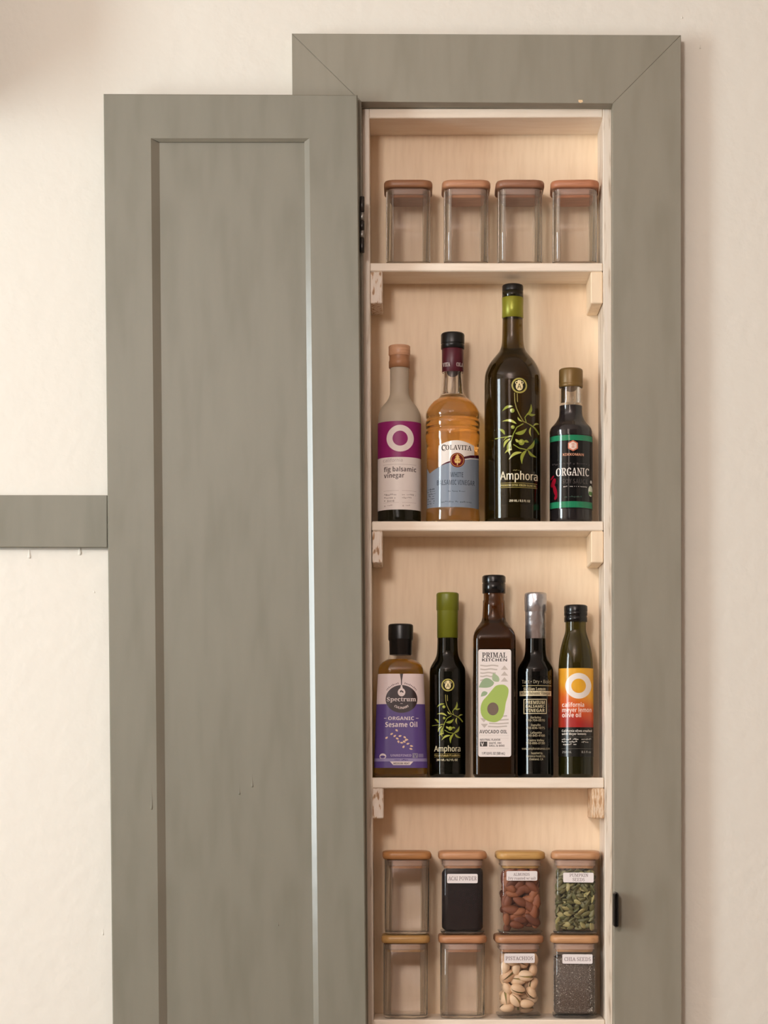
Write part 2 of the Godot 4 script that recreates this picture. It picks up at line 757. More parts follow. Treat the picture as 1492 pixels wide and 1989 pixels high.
func room():
	var wall_t := 0.12
	var outer := PackedVector2Array([Vector2(-2.4, 0), Vector2(-2.4, 2.85), Vector2(3.2, 2.85), Vector2(3.2, 0)])
	var hole := PackedVector2Array([Vector2(X(716), 0.86), Vector2(X(701), Y(209)), Vector2(X(1191), Y(209)), Vector2(X(1193), 0.86)])
	var b := MB.new()
	b.ring(outer, hole, 0.0, -wall_t)
	var wb := struct("wall_back", b.done(), M.wall)
	for p in [[57, 1078, 3.2, 9.0], [155, 1070, 3.6, 11.0], [183, 1150, 1.8, 2.5], [200, 1812, 1.8, 6.0], [1325, 34, 2.0, 3.0], [1360, 92, 2.0, 4.0]]:
		var d := MB.new()
		var r: float = p[2] * S
		var h: float = p[3] * S
		d.loft([[-h * 0.8, 1e-5, 1e-5, 1e-5], [-h * 0.75, r * 0.6, r * 0.5, r], [-h * 0.5, r, r * 0.8, r], [0.0, r * 0.75, r * 0.5, r], [h, r * 0.3, r * 0.2, r], [h * 1.3, 1e-5, 1e-5, 1e-5]], 4)
		part("paint_drip", d.done(), M.wall, wb, Vector3(X(p[0]), Y(p[1]), 0.0))
	# the other walls, out of view; tones chosen for bounce and reflections
	struct("wall_right", box_mesh(Vector3(3.2, 0, -0.12), Vector3(3.32, 2.85, 6.12), 0), mat(c8(196, 184, 172), 0.7))
	struct("wall_front", box_mesh(Vector3(-2.4, 0, 6.0), Vector3(3.2, 2.85, 6.12), 0), mat(c8(96, 92, 86), 0.7))
	struct("floor", box_mesh(Vector3(-2.52, -0.1, -0.12), Vector3(3.32, 0, 6.12), 0), mat(c8(138, 112, 94), 0.45))
	struct("ceiling", box_mesh(Vector3(-2.52, 2.85, -0.12), Vector3(3.32, 2.95, 6.12), 0), mat(c8(236, 220, 212), 0.8))
	var wl := MB.new()
	for q in [[0, 0, 2.85, -0.12, 1.1], [0, 0, 2.85, 1.94, 6.12], [0, 0, 1.12, 1.1, 1.94], [0, 2.60, 2.85, 1.1, 1.94]]:
		wl.box(Vector3(-2.52, q[1], q[3]), Vector3(-2.4, q[2], q[4]), 0)
	struct("wall_left", wl.done(), M.wall)
	var f := MB.new()
	for q in [[1.12, 1.16, 1.1, 1.94], [2.56, 2.60, 1.1, 1.94], [1.16, 2.56, 1.1, 1.13], [1.16, 2.56, 1.91, 1.94]]:
		f.box(Vector3(-2.5, q[0], q[2]), Vector3(-2.42, q[1], q[3]), 0.002)
	var win := struct("window_1", f.done(), mat(c8(235, 233, 228), 0.4))
	part("pane", box_mesh(Vector3(-2.472, 1.155, 1.125), Vector3(-2.468, 2.565, 1.915), 0), pane(0.02), win)
	# unseen box, out of view at the upper left, placed to shade that corner
	struct("trim_3", box_mesh(Vector3(-1.7, 2.33, 0.0005), Vector3(-0.6, 2.62, 0.19), 0.003), M.trim)
	# unseen ceiling lamp behind the camera, placed to light wall and cabinet
	var gm := mat(c8(255, 235, 220), 0.4)
	gm.emission_enabled = true
	gm.emission = c8(255, 214, 184)
	gm.emission_energy_multiplier = 1.2
	var lamp := thing("unseen_ceiling_lamp", "large round unseen lamp glowing behind the camera, placed to light wall and cabinet", "lamp", Vector3(-0.6, 2.85, 3.1))
	part("globe", lathe(curved([[-0.62, 0.06], [-0.60, 0.11], [-0.54, 0.185], [-0.46, 0.225], [-0.38, 0.24], [-0.30, 0.225], [-0.22, 0.185], [-0.16, 0.11], [-0.14, 0.06]])), gm, lamp)
	part("ceiling_mount", lathe([[-0.15, 0.006], [-0.02, 0.006], [-0.02, 0.006], [-0.02, 0.06], [-0.02, 0.06], [0.0, 0.06]]), M.steel, lamp)
	var o := OmniLight3D.new()
	o.name = "unseen_lamp_light"
	o.light_color = c8(253, 245, 240)
	o.light_energy = 5.0
	o.light_size = 0.235
	o.omni_range = 9.0
	o.omni_attenuation = 2.0
	o.shadow_enabled = true
	o.position = Vector3(0, -0.38, 0)
	lamp.add_child(o)

	# casing round the cabinet: three mitred boards
	var zf := 0.026
	var trim := Node3D.new()
	trim.name = "trim_1"
	trim.set_meta("kind", "structure")
	add_child(trim)
	var ends := [Y(2180)]
	var tb := MB.new()
	tb.prism(poly([[567, 65], [1322.8, 68.2], [1190.5, 201], [702, 197.6]], zf), zf, 0.0005, 0.0005)
	part("top_casing", tb.done(), M.trim, trim)
	var rb := MB.new()
	rb.prism(poly([[1190.6, 201.1], [1323, 68.3], [1324.5, 2180], [1194, 2180]], zf), zf, 0.0005, 0.0005)
	part("right_casing", rb.done(), M.trim, trim)
	var lb := MB.new()
	lb.prism(poly([[567, 65.2], [701.8, 197.8], [716.5, 2180], [582, 2180]], zf), zf, 0.0005, 0.0005)
	part("left_casing", lb.done(), M.trim, trim)
	var chip := MB.new()
	chip.prism(poly([[1123.5, 194], [1131.5, 194], [1132.5, 198], [1128, 200], [1124, 198.5]], zf), zf + 0.0003, zf - 0.0002)
	part("paint_chip", chip.done(), mat(c8(236, 205, 160), 0.6), trim)
	# rail on the wall at the left
	var z2 := 0.012
	var r2 := MB.new()
	r2.prism(poly([[-900, 960], [208, 962], [208, 1063], [-900, 1060]], z2), z2, 0.0005, 0.0006)
	var rail := struct("trim_2", r2.done(), M.door)


func cabinet():
	var cab := thing("recessed_cabinet", "narrow white pantry cabinet set into the wall, with open grey-green panelled door", "cabinet", Vector3.ZERO)
	var bottom := 0.90
	var zb := ZB
	# side boards: their raw front edges show
	var zt := -0.0002
	var lp := MB.new()
	lp.prism(PackedVector2Array([Vector2(X(715.8), bottom), Vector2(X(702.5), Y(211)), Vector2(X(717.5), Y(211)), Vector2(X(727), bottom)]), zt, zb, 0.001)
	part("side_panel", lp.done(), M.edge, cab)
	var rp := MB.new()
	rp.prism(PackedVector2Array([Vector2(X(1177), bottom), Vector2(X(1171), Y(211)), Vector2(X(1188.2), Y(211)), Vector2(X(1191), bottom)]), zt, zb, 0.001)
	part("side_panel", rp.done(), M.edge, cab)
	var tp := MB.new()
	tp.prism(poly([[717.7, 211], [1170.8, 210], [1170.9, 227.5], [717.8, 229.5]], zt), zt, zb, 0.001)
	part("top_panel", tp.done(), M.shelf, cab)
	part("back_panel", box_mesh(Vector3(X(702), bottom, zb - 0.008), Vector3(X(1191), Y(211), zb - 0.0003), 0), M.wood, cab)
	part("bottom_panel", box_mesh(Vector3(X(728), bottom, zb), Vector3(X(1176.5), bottom + 0.012, zt)), M.wood, cab)
	# shelves on cleats
	var zs := -0.0025
	var rows := [[718.4, 1171.0, 512.0, 509.5, 527.0], [722.5, 1172.2, 1012.5, 1012.5, 1031.0], [721.5, 1173.6, 1510.5, 1510.5, 1531.0], [724.5, 1175.4, 1981.0, 1981.0, 2000.0]]
	var ends := [[[719, 743], [1148, 1171]], [[723, 743], [1148.5, 1172.5]], [[722, 745], [1150.5, 1174]], [[725, 748], [1151, 1175.5]]]
	for i in 4:
		var r: Array = rows[i]
		var y1 := Y((r[2] + r[3]) / 2, zs)
		var y0 := Y(r[4], zs)
		shelf_y.append(y1)
		part("shelf", box_mesh(Vector3(X(r[0], zs), y0, zb + 0.0002), Vector3(X(r[1], zs), y1, zs), 0.0014), M.shelf, cab)
		if i == 3:
			continue
		for e in 2:
			var p: Array = ends[i][e]
			var m: Material = M.bare if i == 2 and e == 1 else M.chipped if e == 0 else M.wood
			part("cleat", box_mesh(Vector3(X(p[0], zs), y0 - L(62.0 if i < 2 else 59.0), zb + 0.0002), Vector3(X(p[1], zs), y0 - 0.0001, zs - 0.001), 0.0012), m, cab)
	# the door, folded right back against the wall, a little out of square
	var z0 := 0.0495
	var z1 := 0.0275
	var out := poly([[220.5, 2180], [201, 182], [694.5, 184], [714, 2180]], z0)
	var inn := poly([[310, 2120], [293, 268.5], [601, 268.5], [620.5, 2120]], z0)
	var pan := poly([[326, 2110], [309.5, 277], [591.5, 277], [610.5, 2110]], z0 - 0.007)
	var f := MB.new()
	f.ring(out, inn, z0, z1, 0.0015)
	var door := part("door", f.done(), M.door, cab, Vector3.ZERO, "grey-green cabinet door with one long recessed panel")
	var mo := MB.new()
	for i in 4:
		# outline order: left side, top, right, bottom
		var j := (i + 1) % 4
		var zl: float = [0.007, 0.004, 0.0039, 0.004][i]
		var a := Vector3(inn[i].x, inn[i].y, z0)
		var b2 := Vector3(inn[j].x, inn[j].y, z0)
		var c := Vector3(pan[j].x, pan[j].y, z0 - zl)
		var d := Vector3(pan[i].x, pan[i].y, z0 - zl)
		mo.quad(a, b2, c, d)
		mo.quad(d, c, Vector3(c.x, c.y, z0 - 0.0072), Vector3(d.x, d.y, z0 - 0.0072))
	part("moulding", mo.done(), M.moulding, door)
	var pn := MB.new()
	pn.prism(MB.inset(pan, -0.003), z0 - 0.007, z1 + 0.003)
	part("panel", pn.done(), M.door, door)
	for p in [[490, 1526, 2.0, 12.0], [465, 1541, 1.8, 9.0], [294.5, 1566, 2.2, 24.0], [540, 1797, 1.6, 5.0]]:
		var d := MB.new()
		var r: float = p[2] * S
		var h: float = p[3] * S
		var z := z0 - 0.007 if p[0] > 310 else z0
		d.loft([[-h * 0.3, 1e-5, 1e-5, 1e-5], [-h * 0.25, r * 0.7, r * 0.5, r], [-h * 0.1, r, r * 0.8, r], [h * 0.1, r * 0.8, r * 0.5, r], [h, r * 0.3, r * 0.2, r], [h * 2, 1e-5, 1e-5, 1e-5]], 4)
		part("paint_drip", d.done(), M.door, door, Vector3(X(p[0], z), Y(p[1], z), z))
	# butt hinge: five knuckles in line
	var zk := 0.0325
	for i in 5:
		var ya: float = [382, 413, 429, 448, 463][i]
		var yb: float = [412, 428, 447, 462, 491][i]
		var hk := L(yb - ya, zk)
		part("hinge_knuckle", lathe([[0, L(3.6)], [0.0004, L(4.4)], [hk - 0.0004, L(4.4)], [hk, L(3.6)]], true, 6), M.steel if i % 2 else M.black_metal, door, Vector3(X(703.5, zk), Y(yb, zk), zk), "" if i % 2 else "dark hinge knuckle")
	# catch on the right casing
	var k := MB.new()
	var h2 := L(33.5)
	var w2 := L(5.0)
	var secs := []
	for q in [[0.0, 1.0], [0.017, 1.0], [0.019, 0.92], [0.019, 0.92], [0.0192, 0.5], [0.0192, 0.5], [0.009, 0.45], [0.009, 0.45], [0.009, 0.001]]:
		secs.append([q[0], w2 * q[1], h2 - w2 + w2 * q[1], w2 * q[1]])
	k.loft(secs, 6)
	var kt := part("catch", k.done(), M.black_metal, cab, Vector3(X(1196.5, 0.04), Y(1767, 0.04), 0.0262), "small black metal door catch")
	kt.rotation.x = PI / 2


# ---------------------------------------------------------------- jars

func jar_at(called: String, label: String, px: float, shelf: int, up: int, c: Color, turn: float, group: String, height := 0.1145) -> Node3D:
	var y: float = shelf_y[shelf] + up * height
	var z := -0.0425
	var t := thing(called, label, "jar", Vector3(X(px, -0.012), y, z), turn, group)
	var hb := height - 0.0112
	var b := MB.new()
	var o := 0.0305
	var i := 0.0283
	b.loft([[0.0003, 1e-5, 1e-5, 1e-5], [0.0003, o - 0.006, o - 0.006, 0.008], [0.0012, o - 0.002, o - 0.002, 0.011], [0.004, o, o, 0.0125], [hb - 0.001, o, o, 0.0125], [hb, o - 0.0007, o - 0.0007, 0.012], [hb - 0.0005, i + 0.0004, i + 0.0004, 0.0105], [hb - 0.002, i, i, 0.0105], [0.008, i, i, 0.0105], [0.0055, i - 0.003, i - 0.003, 0.009], [0.005, i - 0.008, i - 0.008, 0.007], [0.005, 1e-5, 1e-5, 1e-5]], 7)
	part("glass_body", b.done(), M.jar_clear if group else M.jar, t)
	if not M.has("corner"):
		M.corner = corner_mesh(0.0181, 0.0122, 0.0106, 0.005, 0.1018)
		var bs := MB.new()
		bs.loft([[0.0007, 1e-5, 1e-5, 1e-5], [0.0007, o - 0.005, o - 0.005, 0.009], [0.0015, o - 0.0022, o - 0.0022, 0.0112], [0.0045, o - 0.0004, o - 0.0004, 0.0122], [0.0048, o - 0.0012, o - 0.0012, 0.0116], [0.0048, 1e-5, 1e-5, 1e-5]], 7)
		M.base = bs.done()
	for q in (4 if group else 0):
		var k := part("glass_corner", M.corner, M.clear, t)
		k.rotation.y = q * PI / 2
	part("glass_base", M.base, M.clear, t)
	var m := bamboo(c)
	var ld := MB.new()
	var l := 0.0332
	var y0 := hb + 0.0001
	ld.loft([[y0, 1e-5, 1e-5, 1e-5], [y0, l - 0.003, l - 0.003, 0.0105], [y0 + 0.0006, l - 0.001, l - 0.001, 0.0125], [y0 + 0.0025, l, l, 0.0135], [y0 + 0.0075, l, l, 0.0135], [y0 + 0.0098, l - 0.0012, l - 0.0012, 0.0125], [y0 + 0.0108, l - 0.0045, l - 0.0045, 0.010], [y0 + 0.011, l - 0.007, l - 0.007, 0.008], [y0 + 0.011, 1e-5, 1e-5, 1e-5]], 7)
	var lid := part("lid", ld.done(), m, t)
	var pl := MB.new()
	var w := 0.0252
	pl.loft([[y0 - 0.0125, 1e-5, 1e-5, 1e-5], [y0 - 0.0125, w - 0.001, w - 0.001, 0.009], [y0 - 0.0125, w - 0.001, w - 0.001, 0.009], [y0 - 0.0115, w, w, 0.0095], [y0 - 0.0002, w, w, 0.0095]], 7)
	part("plug", pl.done(), m, lid)
	var sg := MB.new()
	var s := 0.0281
	sg.loft([[y0 - 0.0092, w + 0.0002, w + 0.0002, 0.0095], [y0 - 0.0092, w + 0.0002, w + 0.0002, 0.0095], [y0 - 0.0088, s - 0.0004, s - 0.0004, 0.0102], [y0 - 0.0078, s, s, 0.0104], [y0 - 0.0055, s - 0.0012, s - 0.0012, 0.0098], [y0 - 0.0035, s, s, 0.0104], [y0 - 0.001, s - 0.0004, s - 0.0004, 0.0102], [y0 - 0.001, w + 0.0002, w + 0.0002, 0.0095]], 7)
	part("seal_ring", sg.done(), M.silicone, lid)
	return t


# the thick glass of a moulded corner, between an outer and an inner arc
func corner_mesh(c: float, r1: float, r0: float, y0: float, y1: float) -> ArrayMesh:
	var b := MB.new()
	var n := 8
	var ring := []
	for i in n + 1:
		var t := PI / 2 * (0.12 + 0.76 * i / n)
		ring.append(Vector3(c + r1 * cos(t), 0, c + r1 * sin(t)))
	for i in n + 1:
		var t := PI / 2 * (0.12 + 0.76 * (n - i) / n)
		ring.append(Vector3(c + r0 * cos(t), 0, c + r0 * sin(t)))
	var m := ring.size()
	var up := Vector3(0, y1, 0)
	var low := Vector3(0, y0, 0)
	for i in m:
		var j := (i + 1) % m
		var g := 1 if i < n else 2 if i == n else 3 if i < m - 1 else 4
		b.quad(ring[i] + low, ring[j] + low, ring[j] + up, ring[i] + up, g)
	for i in n:
		var a: Vector3 = ring[i]
		var d: Vector3 = ring[i + 1]
		var e: Vector3 = ring[m - 2 - i]
		var f: Vector3 = ring[m - 1 - i]
		b.quad(a + up, d + up, e + up, f + up)
		b.quad(f + low, e + low, d + low, a + low)
	return b.done()


func sticker(jar: Node3D, a: float, b: float, c: float, d: float, lines: Array):
	var art := Art.new(a, b, c, d, 6.0, c8(238, 230, 228))
	for q in lines:
		art.text(q[0], q[1], q[2], q[3], q[4], c8(96, 72, 72), "Droid Serif", false)
	var zf := jar.position.z + 0.0307
	var m := MB.new()
	var w := L(c - a, zf)
	var h := L(d - b, zf)
	var p := round_rect(w, h, L(2.5))
	for i in range(1, p.size() - 1):
		var q := [p[0], p[i], p[i + 1]]
		m.quadless(Vector3(q[0].x, q[0].y, 0), Vector3(q[1].x, q[1].y, 0), Vector3(q[2].x, q[2].y, 0), uv(q[0], w, h), uv(q[1], w, h), uv(q[2], w, h), -1)
	for i in p.size():
		var j := (i + 1) % p.size()
		m.quad(Vector3(p[i].x, p[i].y, -0.0002), Vector3(p[j].x, p[j].y, -0.0002), Vector3(p[j].x, p[j].y, 0), Vector3(p[i].x, p[i].y, 0))
	var o := part("label_sticker", m.done(), printed(art.texture(), 0.45), jar)
	o.position = Vector3(X((a + c) / 2, zf) - jar.position.x, Y((b + d) / 2, zf) - jar.position.y, 0.0308)


func uv(p: Vector2, w: float, h: float) -> Vector2:
	return Vector2(p.x / w + 0.5, 0.5 - p.y / h)


func block(y0: float, y1: float, lump: float, seed_: int) -> ArrayMesh:
	# what fills a jar, with an uneven top
	var h := 0.0279
	var b := MB.new()
	var top := y1 - lump
	b.loft([[y0, 1e-5, 1e-5, 1e-5], [y0, h - 0.008, h - 0.008, 0.007], [y0 + 0.001, h - 0.003, h - 0.003, 0.009], [y0 + 0.004, h, h, 0.0102], [top, h, h, 0.0102], [top + lump * 0.7, h - 0.003, h - 0.003, 0.009], [top + lump * 0.9, h - 0.010, h - 0.010, 0.007], [top + lump, 1e-5, 1e-5, 1e-5]], 7)
	var arr := b.done().surface_get_arrays(0)
	var v: PackedVector3Array = arr[Mesh.ARRAY_VERTEX]
	var f := FastNoiseLite.new()
	f.seed = seed_
	f.frequency = 60.0
	for i in v.size():
		if v[i].y > top - 0.0005:
			v[i].y += f.get_noise_3d(v[i].x, 0, v[i].z) * lump * 1.3
	arr[Mesh.ARRAY_VERTEX] = v
	var am := ArrayMesh.new()
	am.add_surface_from_arrays(Mesh.PRIMITIVE_TRIANGLES, arr)
	return am


func nut_mesh(len_: float, wid: float, thick: float, point: float, n := 9, m := 10) -> ArrayMesh:
	# a tear-shaped body, long axis x, flat side facing z
	var b := MB.new()
	b.g += 1
	var rings := []
	for i in n + 1:
		var t := PI * i / n
		var x := -cos(t)
		var k := sin(t) * (1.0 - point * (x * 0.5 + 0.1))
		var ring := PackedVector3Array()
		for j in m:
			var a := TAU * j / m
			ring.append(Vector3(x * len_ / 2, cos(a) * wid / 2 * k, sin(a) * thick / 2 * k))
		rings.append(ring)
	for i in n:
		for j in m:
			var k := (j + 1) % m
			var q := [rings[i][j], rings[i + 1][j], rings[i + 1][k], rings[i][k]]
			b.quadless(q[0], q[2], q[1], Vector2(0, 0), Vector2(0, 0), Vector2(0, 0), 1)
			b.quadless(q[0], q[3], q[2], Vector2(0, 0), Vector2(0, 0), Vector2(0, 0), 1)
	return b.done()


func shell_mesh() -> ArrayMesh:
	# pistachio: two half shells hinged at one end and gaping at the other
	var b := MB.new()
	for s in [-1.0, 1.0]:
		var turn: Basis = Basis(Vector3(0, 0, 1), s * 0.09)
		var n := 9
		var m := 8
		var rings := []
		for i in n + 1:
			var t := PI * i / n
			var x := -cos(t)
			var k := sin(t) * (1.0 - 0.18 * x)
			var ring := []
			for j in m + 1:
				var a := PI * j / m
				var p := Vector3(x * 0.0104 + 0.0104, s * sin(a) * 0.0070 * k, cos(a) * 0.0068 * k)
				ring.append(turn * p - Vector3(0.0104, 0, 0))
			rings.append(ring)
		for i in n:
			for j in m:
				var q := [rings[i][j], rings[i + 1][j], rings[i + 1][j + 1], rings[i][j + 1]]
				if s > 0:
					b.quadless(q[0], q[1], q[2], Vector2.ZERO, Vector2.ZERO, Vector2.ZERO, 1)
					b.quadless(q[0], q[2], q[3], Vector2.ZERO, Vector2.ZERO, Vector2.ZERO, 1)
				else:
					b.quadless(q[0], q[2], q[1], Vector2.ZERO, Vector2.ZERO, Vector2.ZERO, 2)
					b.quadless(q[0], q[3], q[2], Vector2.ZERO, Vector2.ZERO, Vector2.ZERO, 2)
	return b.done()


# spots in layers against the front glass, spread by throwing darts
func spread(half: float, y0: float, y1: float, apart: float, tries: int) -> Array:
	var out := []
	for i in tries:
		var p := Vector2(rng.randf_range(-half, half), rng.randf_range(y0, y1))
		var ok := true
		for q in out:
			var d: Vector2 = p - q
			if d.length_squared() < apart * apart:
				ok = false
				break
		if ok:
			out.append(p)
	return out


func fill_jar(jar: Node3D, protos: Array, name_: String, label: String, where: String, category: String, group: String, size: Vector3, apart: float, y1: float, layers: int, rest: int, rest_label: String, roll := 0.6):
	var half := 0.0278 - size.y * 0.52
	var count := 0
	for layer in layers:
		var spots := spread(half, 0.006 + size.y * 0.5, y1 - size.y * 0.3, apart, 1500)
		for p in spots:
			var o: Node3D = protos[rng.randi() % protos.size()].duplicate()
			o.name = numbered(name_)
			add_child(o)
			var z: float = 0.0278 - size.z * (0.62 + 0.95 * layer) - rng.randf() * size.z * 0.5
			var turn := Basis(Vector3(0, 0, 1), rng.randf_range(-PI, PI))
			if rng.randf() < 0.6:
				turn = Basis(Vector3(0, 0, 1), rng.randf_range(-0.7, 0.7) + (PI if rng.randf() < 0.5 else 0.0))
			if absf(p.x) > 0.0278 - size.x * 0.5:
				turn = Basis(Vector3(0, 0, 1), PI / 2 + rng.randf_range(-0.35, 0.35) + (PI if rng.randf() < 0.5 else 0.0))
			if p.y < 0.005 + size.x * 0.45 and absf(p.x) <= 0.0278 - size.x * 0.5:
				turn = Basis(Vector3(0, 0, 1), rng.randf_range(-0.3, 0.3) + (PI if rng.randf() < 0.5 else 0.0))
			var tilt := Basis(Vector3(1, 0, 0), rng.randf_range(-roll, roll)) * Basis(Vector3(0, 1, 0), rng.randf_range(-0.3, 0.3))
			var sc := rng.randf_range(0.86, 1.1)
			o.transform = jar.transform * Transform3D((turn * tilt).scaled(Vector3.ONE * sc), Vector3(p.x, p.y, z))
			var row: String = ["bottom", "middle", "top"][clampi(int((p.y - 0.006) / (y1 - 0.006) * 3.0), 0, 2)]
			var col: String = ["left", "middle", "right"][clampi(int((p.x + 0.0278) / 0.0556 * 3.0), 0, 2)]
			var spot: String = "very middle" if row == "middle" and col == "middle" else row + " " + col
			var held: String = "against the glass" if layer == 0 else "tucked behind others"
			tag(o, "%s %s %s at the %s of %s" % [o.get_meta("tone"), label, held, spot, where], category, group)
			o.remove_meta("tone")
			count += 1
	# those out of sight behind: one object
	var src: MeshInstance3D = protos[0] if protos[0] is MeshInstance3D else protos[0].get_child(0)
	var mm := MultiMesh.new()
	mm.transform_format = MultiMesh.TRANSFORM_3D
	mm.mesh = src.mesh
	mm.instance_count = rest
	for i in rest:
		var q := Quaternion(Vector3(rng.randfn(), rng.randfn(), rng.randfn()).normalized(), rng.randf() * TAU)
		var h := 0.0278 - size.x * 0.45
		var zb := 0.0278 - size.z * (layers + 0.3) - size.x * 0.3
		mm.set_instance_transform(i, Transform3D(Basis(q), Vector3(rng.randf_range(-h, h), rng.randf_range(0.006 + size.x * 0.4, y1 - size.y * 0.5), rng.randf_range(-h, zb))))
	var mi := MultiMeshInstance3D.new()
	mi.multimesh = mm
	mi.material_override = src.material_override
	mi.name = numbered(name_ + "_pile")
	mi.set_meta("kind", "stuff")
	add_child(mi)
	mi.transform = jar.transform
	tag(mi, rest_label, category)
	for p in protos:
		p.free()


func loose(mesh: Mesh, m: Material) -> MeshInstance3D:
	var o := MeshInstance3D.new()
	o.mesh = mesh
	o.material_override = m
	return o


func jars():
	var g := "empty glass jars with bamboo lids"
	var top := [[793, c8(150, 96, 58), "leftmost", 0.0], [906, c8(186, 124, 84), "second from left", 0.0], [1011, c8(142, 88, 58), "third from left", 0.0], [1119, c8(186, 112, 72), "rightmost", -0.05]]
	var how := ["empty square glass jar with dark bamboo lid at the left end of the top shelf", "empty square glass jar with pale bamboo lid, second from left on the top shelf", "empty square glass jar with darkest brown lid, third from left on the top shelf", "empty square glass jar with reddish bamboo lid at the right end of the top shelf"]
	for i in 4:
		jar_at("storage_jar", how[i], top[i][0], 0, 0, top[i][1], top[i][3], g, 0.1165)
	var a := jar_at("storage_jar", "empty square glass jar with bamboo lid stacked beside the dark powder jar", 790, 3, 1, c8(186, 124, 64), 0.03, g)
	var b := jar_at("storage_jar", "empty square glass jar in the lower left corner, another empty jar on its lid", 788, 3, 0, c8(190, 142, 72), 0.0, g)
	var c := jar_at("storage_jar", "square glass jar filled with dark purple powder, under a bamboo lid", 899, 3, 1, c8(192, 132, 86), 0.0, "")
	var d := jar_at("storage_jar", "empty square glass jar carrying the jar of dark powder on its lid", 899, 3, 0, c8(184, 122, 76), 0.0, g)
	var e := jar_at("storage_jar", "square glass jar of brown almonds stacked above the pistachios", 1012, 3, 1, c8(196, 146, 72), 0.02, "")
	var f := jar_at("storage_jar", "square glass jar of pale pistachios standing under the almond jar", 1009, 3, 0, c8(176, 118, 76), 0.03, "")
	var h := jar_at("storage_jar", "square glass jar of green pumpkin seeds at the right of the lower stack", 1121, 3, 1, c8(198, 140, 92), -0.10, "")
	var k := jar_at("storage_jar", "square glass jar of grey speckled chia seeds at the bottom right", 1119, 3, 0, c8(198, 142, 90), -0.08, "")
	sticker(c, 868.5, 1697.5, 928, 1715.5, [["ACAI POWDER", 871, 926, 1710, 7.5]])
	sticker(e, 983, 1692, 1043, 1710.5, [["ALMONDS", 996.5, 1028, 1701, 5.5], ["Dry roasted w/ salt", 986, 1040, 1708.5, 5.0]])
	sticker(f, 978, 1852, 1037.5, 1870.5, [["PISTACHIOS", 981, 1034, 1865, 7.0]])
	sticker(h, 1098.5, 1695, 1157.5, 1714, [["PUMPKIN", 1111, 1147, 1703, 6.0], ["SEEDS", 1117, 1140, 1711.5, 6.0]])
	sticker(k, 1096, 1853.5, 1154.5, 1872, [["CHIA SEEDS", 1100, 1151, 1866.5, 7.0]])
	# powder
	var pm := mat(c8(26, 11, 12), 0.8, 0.0, 0.3)
	pm.albedo_texture = noise(0.05, 4, 81, [[0.0, Color(0.45, 0.35, 0.35)], [0.6, Color.WHITE], [1.0, Color(1.0, 0.9, 0.9)]], 0.0, 256)
	pm.uv1_triplanar = true
	pm.uv1_scale = Vector3(14, 14, 14)
	var pw := part("acai_powder", block(0.0055, 0.0895, 0.004, 4), pm, self)
	pw.transform = c.transform
	pw.set_meta("kind", "stuff")
	tag(pw, "dark purple powder filling the jar in the second stack", "powder")
	# chia
	var cm := mat(c8(112, 96, 82), 0.6)
	cm.albedo_texture = noise(0.16, 3, 91, [[0.0, Color(0.25, 0.22, 0.2)], [0.42, Color(0.62, 0.56, 0.52)], [0.6, Color.WHITE], [1.0, Color.WHITE]], 0.0, 256)
	cm.uv1_triplanar = true
	cm.uv1_scale = Vector3(18, 18, 18)
	var ch := part("chia_seeds", block(0.0055, 0.084, 0.003, 9), cm, self)
	ch.transform = k.transform
	ch.set_meta("kind", "stuff")
	tag(ch, "tiny grey and brown chia seeds filling the bottom right jar", "seeds")
	var gm := MultiMesh.new()
	gm.transform_format = MultiMesh.TRANSFORM_3D
	gm.use_colors = true
	gm.mesh = nut_mesh(0.0021, 0.0014, 0.0011, 0.1, 5, 6)
	gm.instance_count = 2600
	for i in 2600:
		var s := 0.0279
		var side := rng.randi() % 5
		var u := rng.randf_range(-s + 0.003, s - 0.003)
		var y := rng.randf_range(0.009, 0.083)
		var p := Vector3(u, y, s) if side < 3 else Vector3(s * (1 if side == 3 else -1), y, u)
		var q := Quaternion(Vector3(rng.randfn(), rng.randfn(), rng.randfn()).normalized(), rng.randf() * TAU)
		gm.set_instance_transform(i, Transform3D(Basis(q), p - p * Vector3(0.02, 0, 0.02)))
		var t := rng.randf()
		gm.set_instance_color(i, Color(0.13, 0.105, 0.085).lerp(Color(0.42, 0.35, 0.29), t * t) if t < 0.93 else Color(0.66, 0.6, 0.52))
	var gi := MultiMeshInstance3D.new()
	gi.multimesh = gm
	gi.name = "seed_grains"
	gi.set_meta("kind", "stuff")
	var gmat := mat(Color.WHITE, 0.45)
	gmat.vertex_color_use_as_albedo = true
	gi.material_override = gmat
	ch.add_child(gi)
	# almonds
	var am := []
	for q in [[c8(124, 66, 36), 0.0235], [c8(140, 78, 42), 0.022], [c8(106, 54, 31), 0.0245], [c8(150, 90, 54), 0.021]]:
		var m := mat(q[0], 0.6)
		m.albedo_texture = M.grain
		m.uv1_triplanar = true
		m.uv1_scale = Vector3(20, 160, 160)
		am.append(loose(nut_mesh(q[1], 0.0128, 0.0082, 0.35), m))
		am[-1].set_meta("tone", "light brown" if q[1] < 0.0225 else "dark brown")
	fill_jar(e, am, "almond", "almond", "the almond jar", "almond", "almonds in their jar", Vector3(0.023, 0.0128, 0.0082), 0.0092, 0.089, 2, 70, "brown almonds hidden behind the front ones in the almond jar")
	# pumpkin seeds
	var pk := []
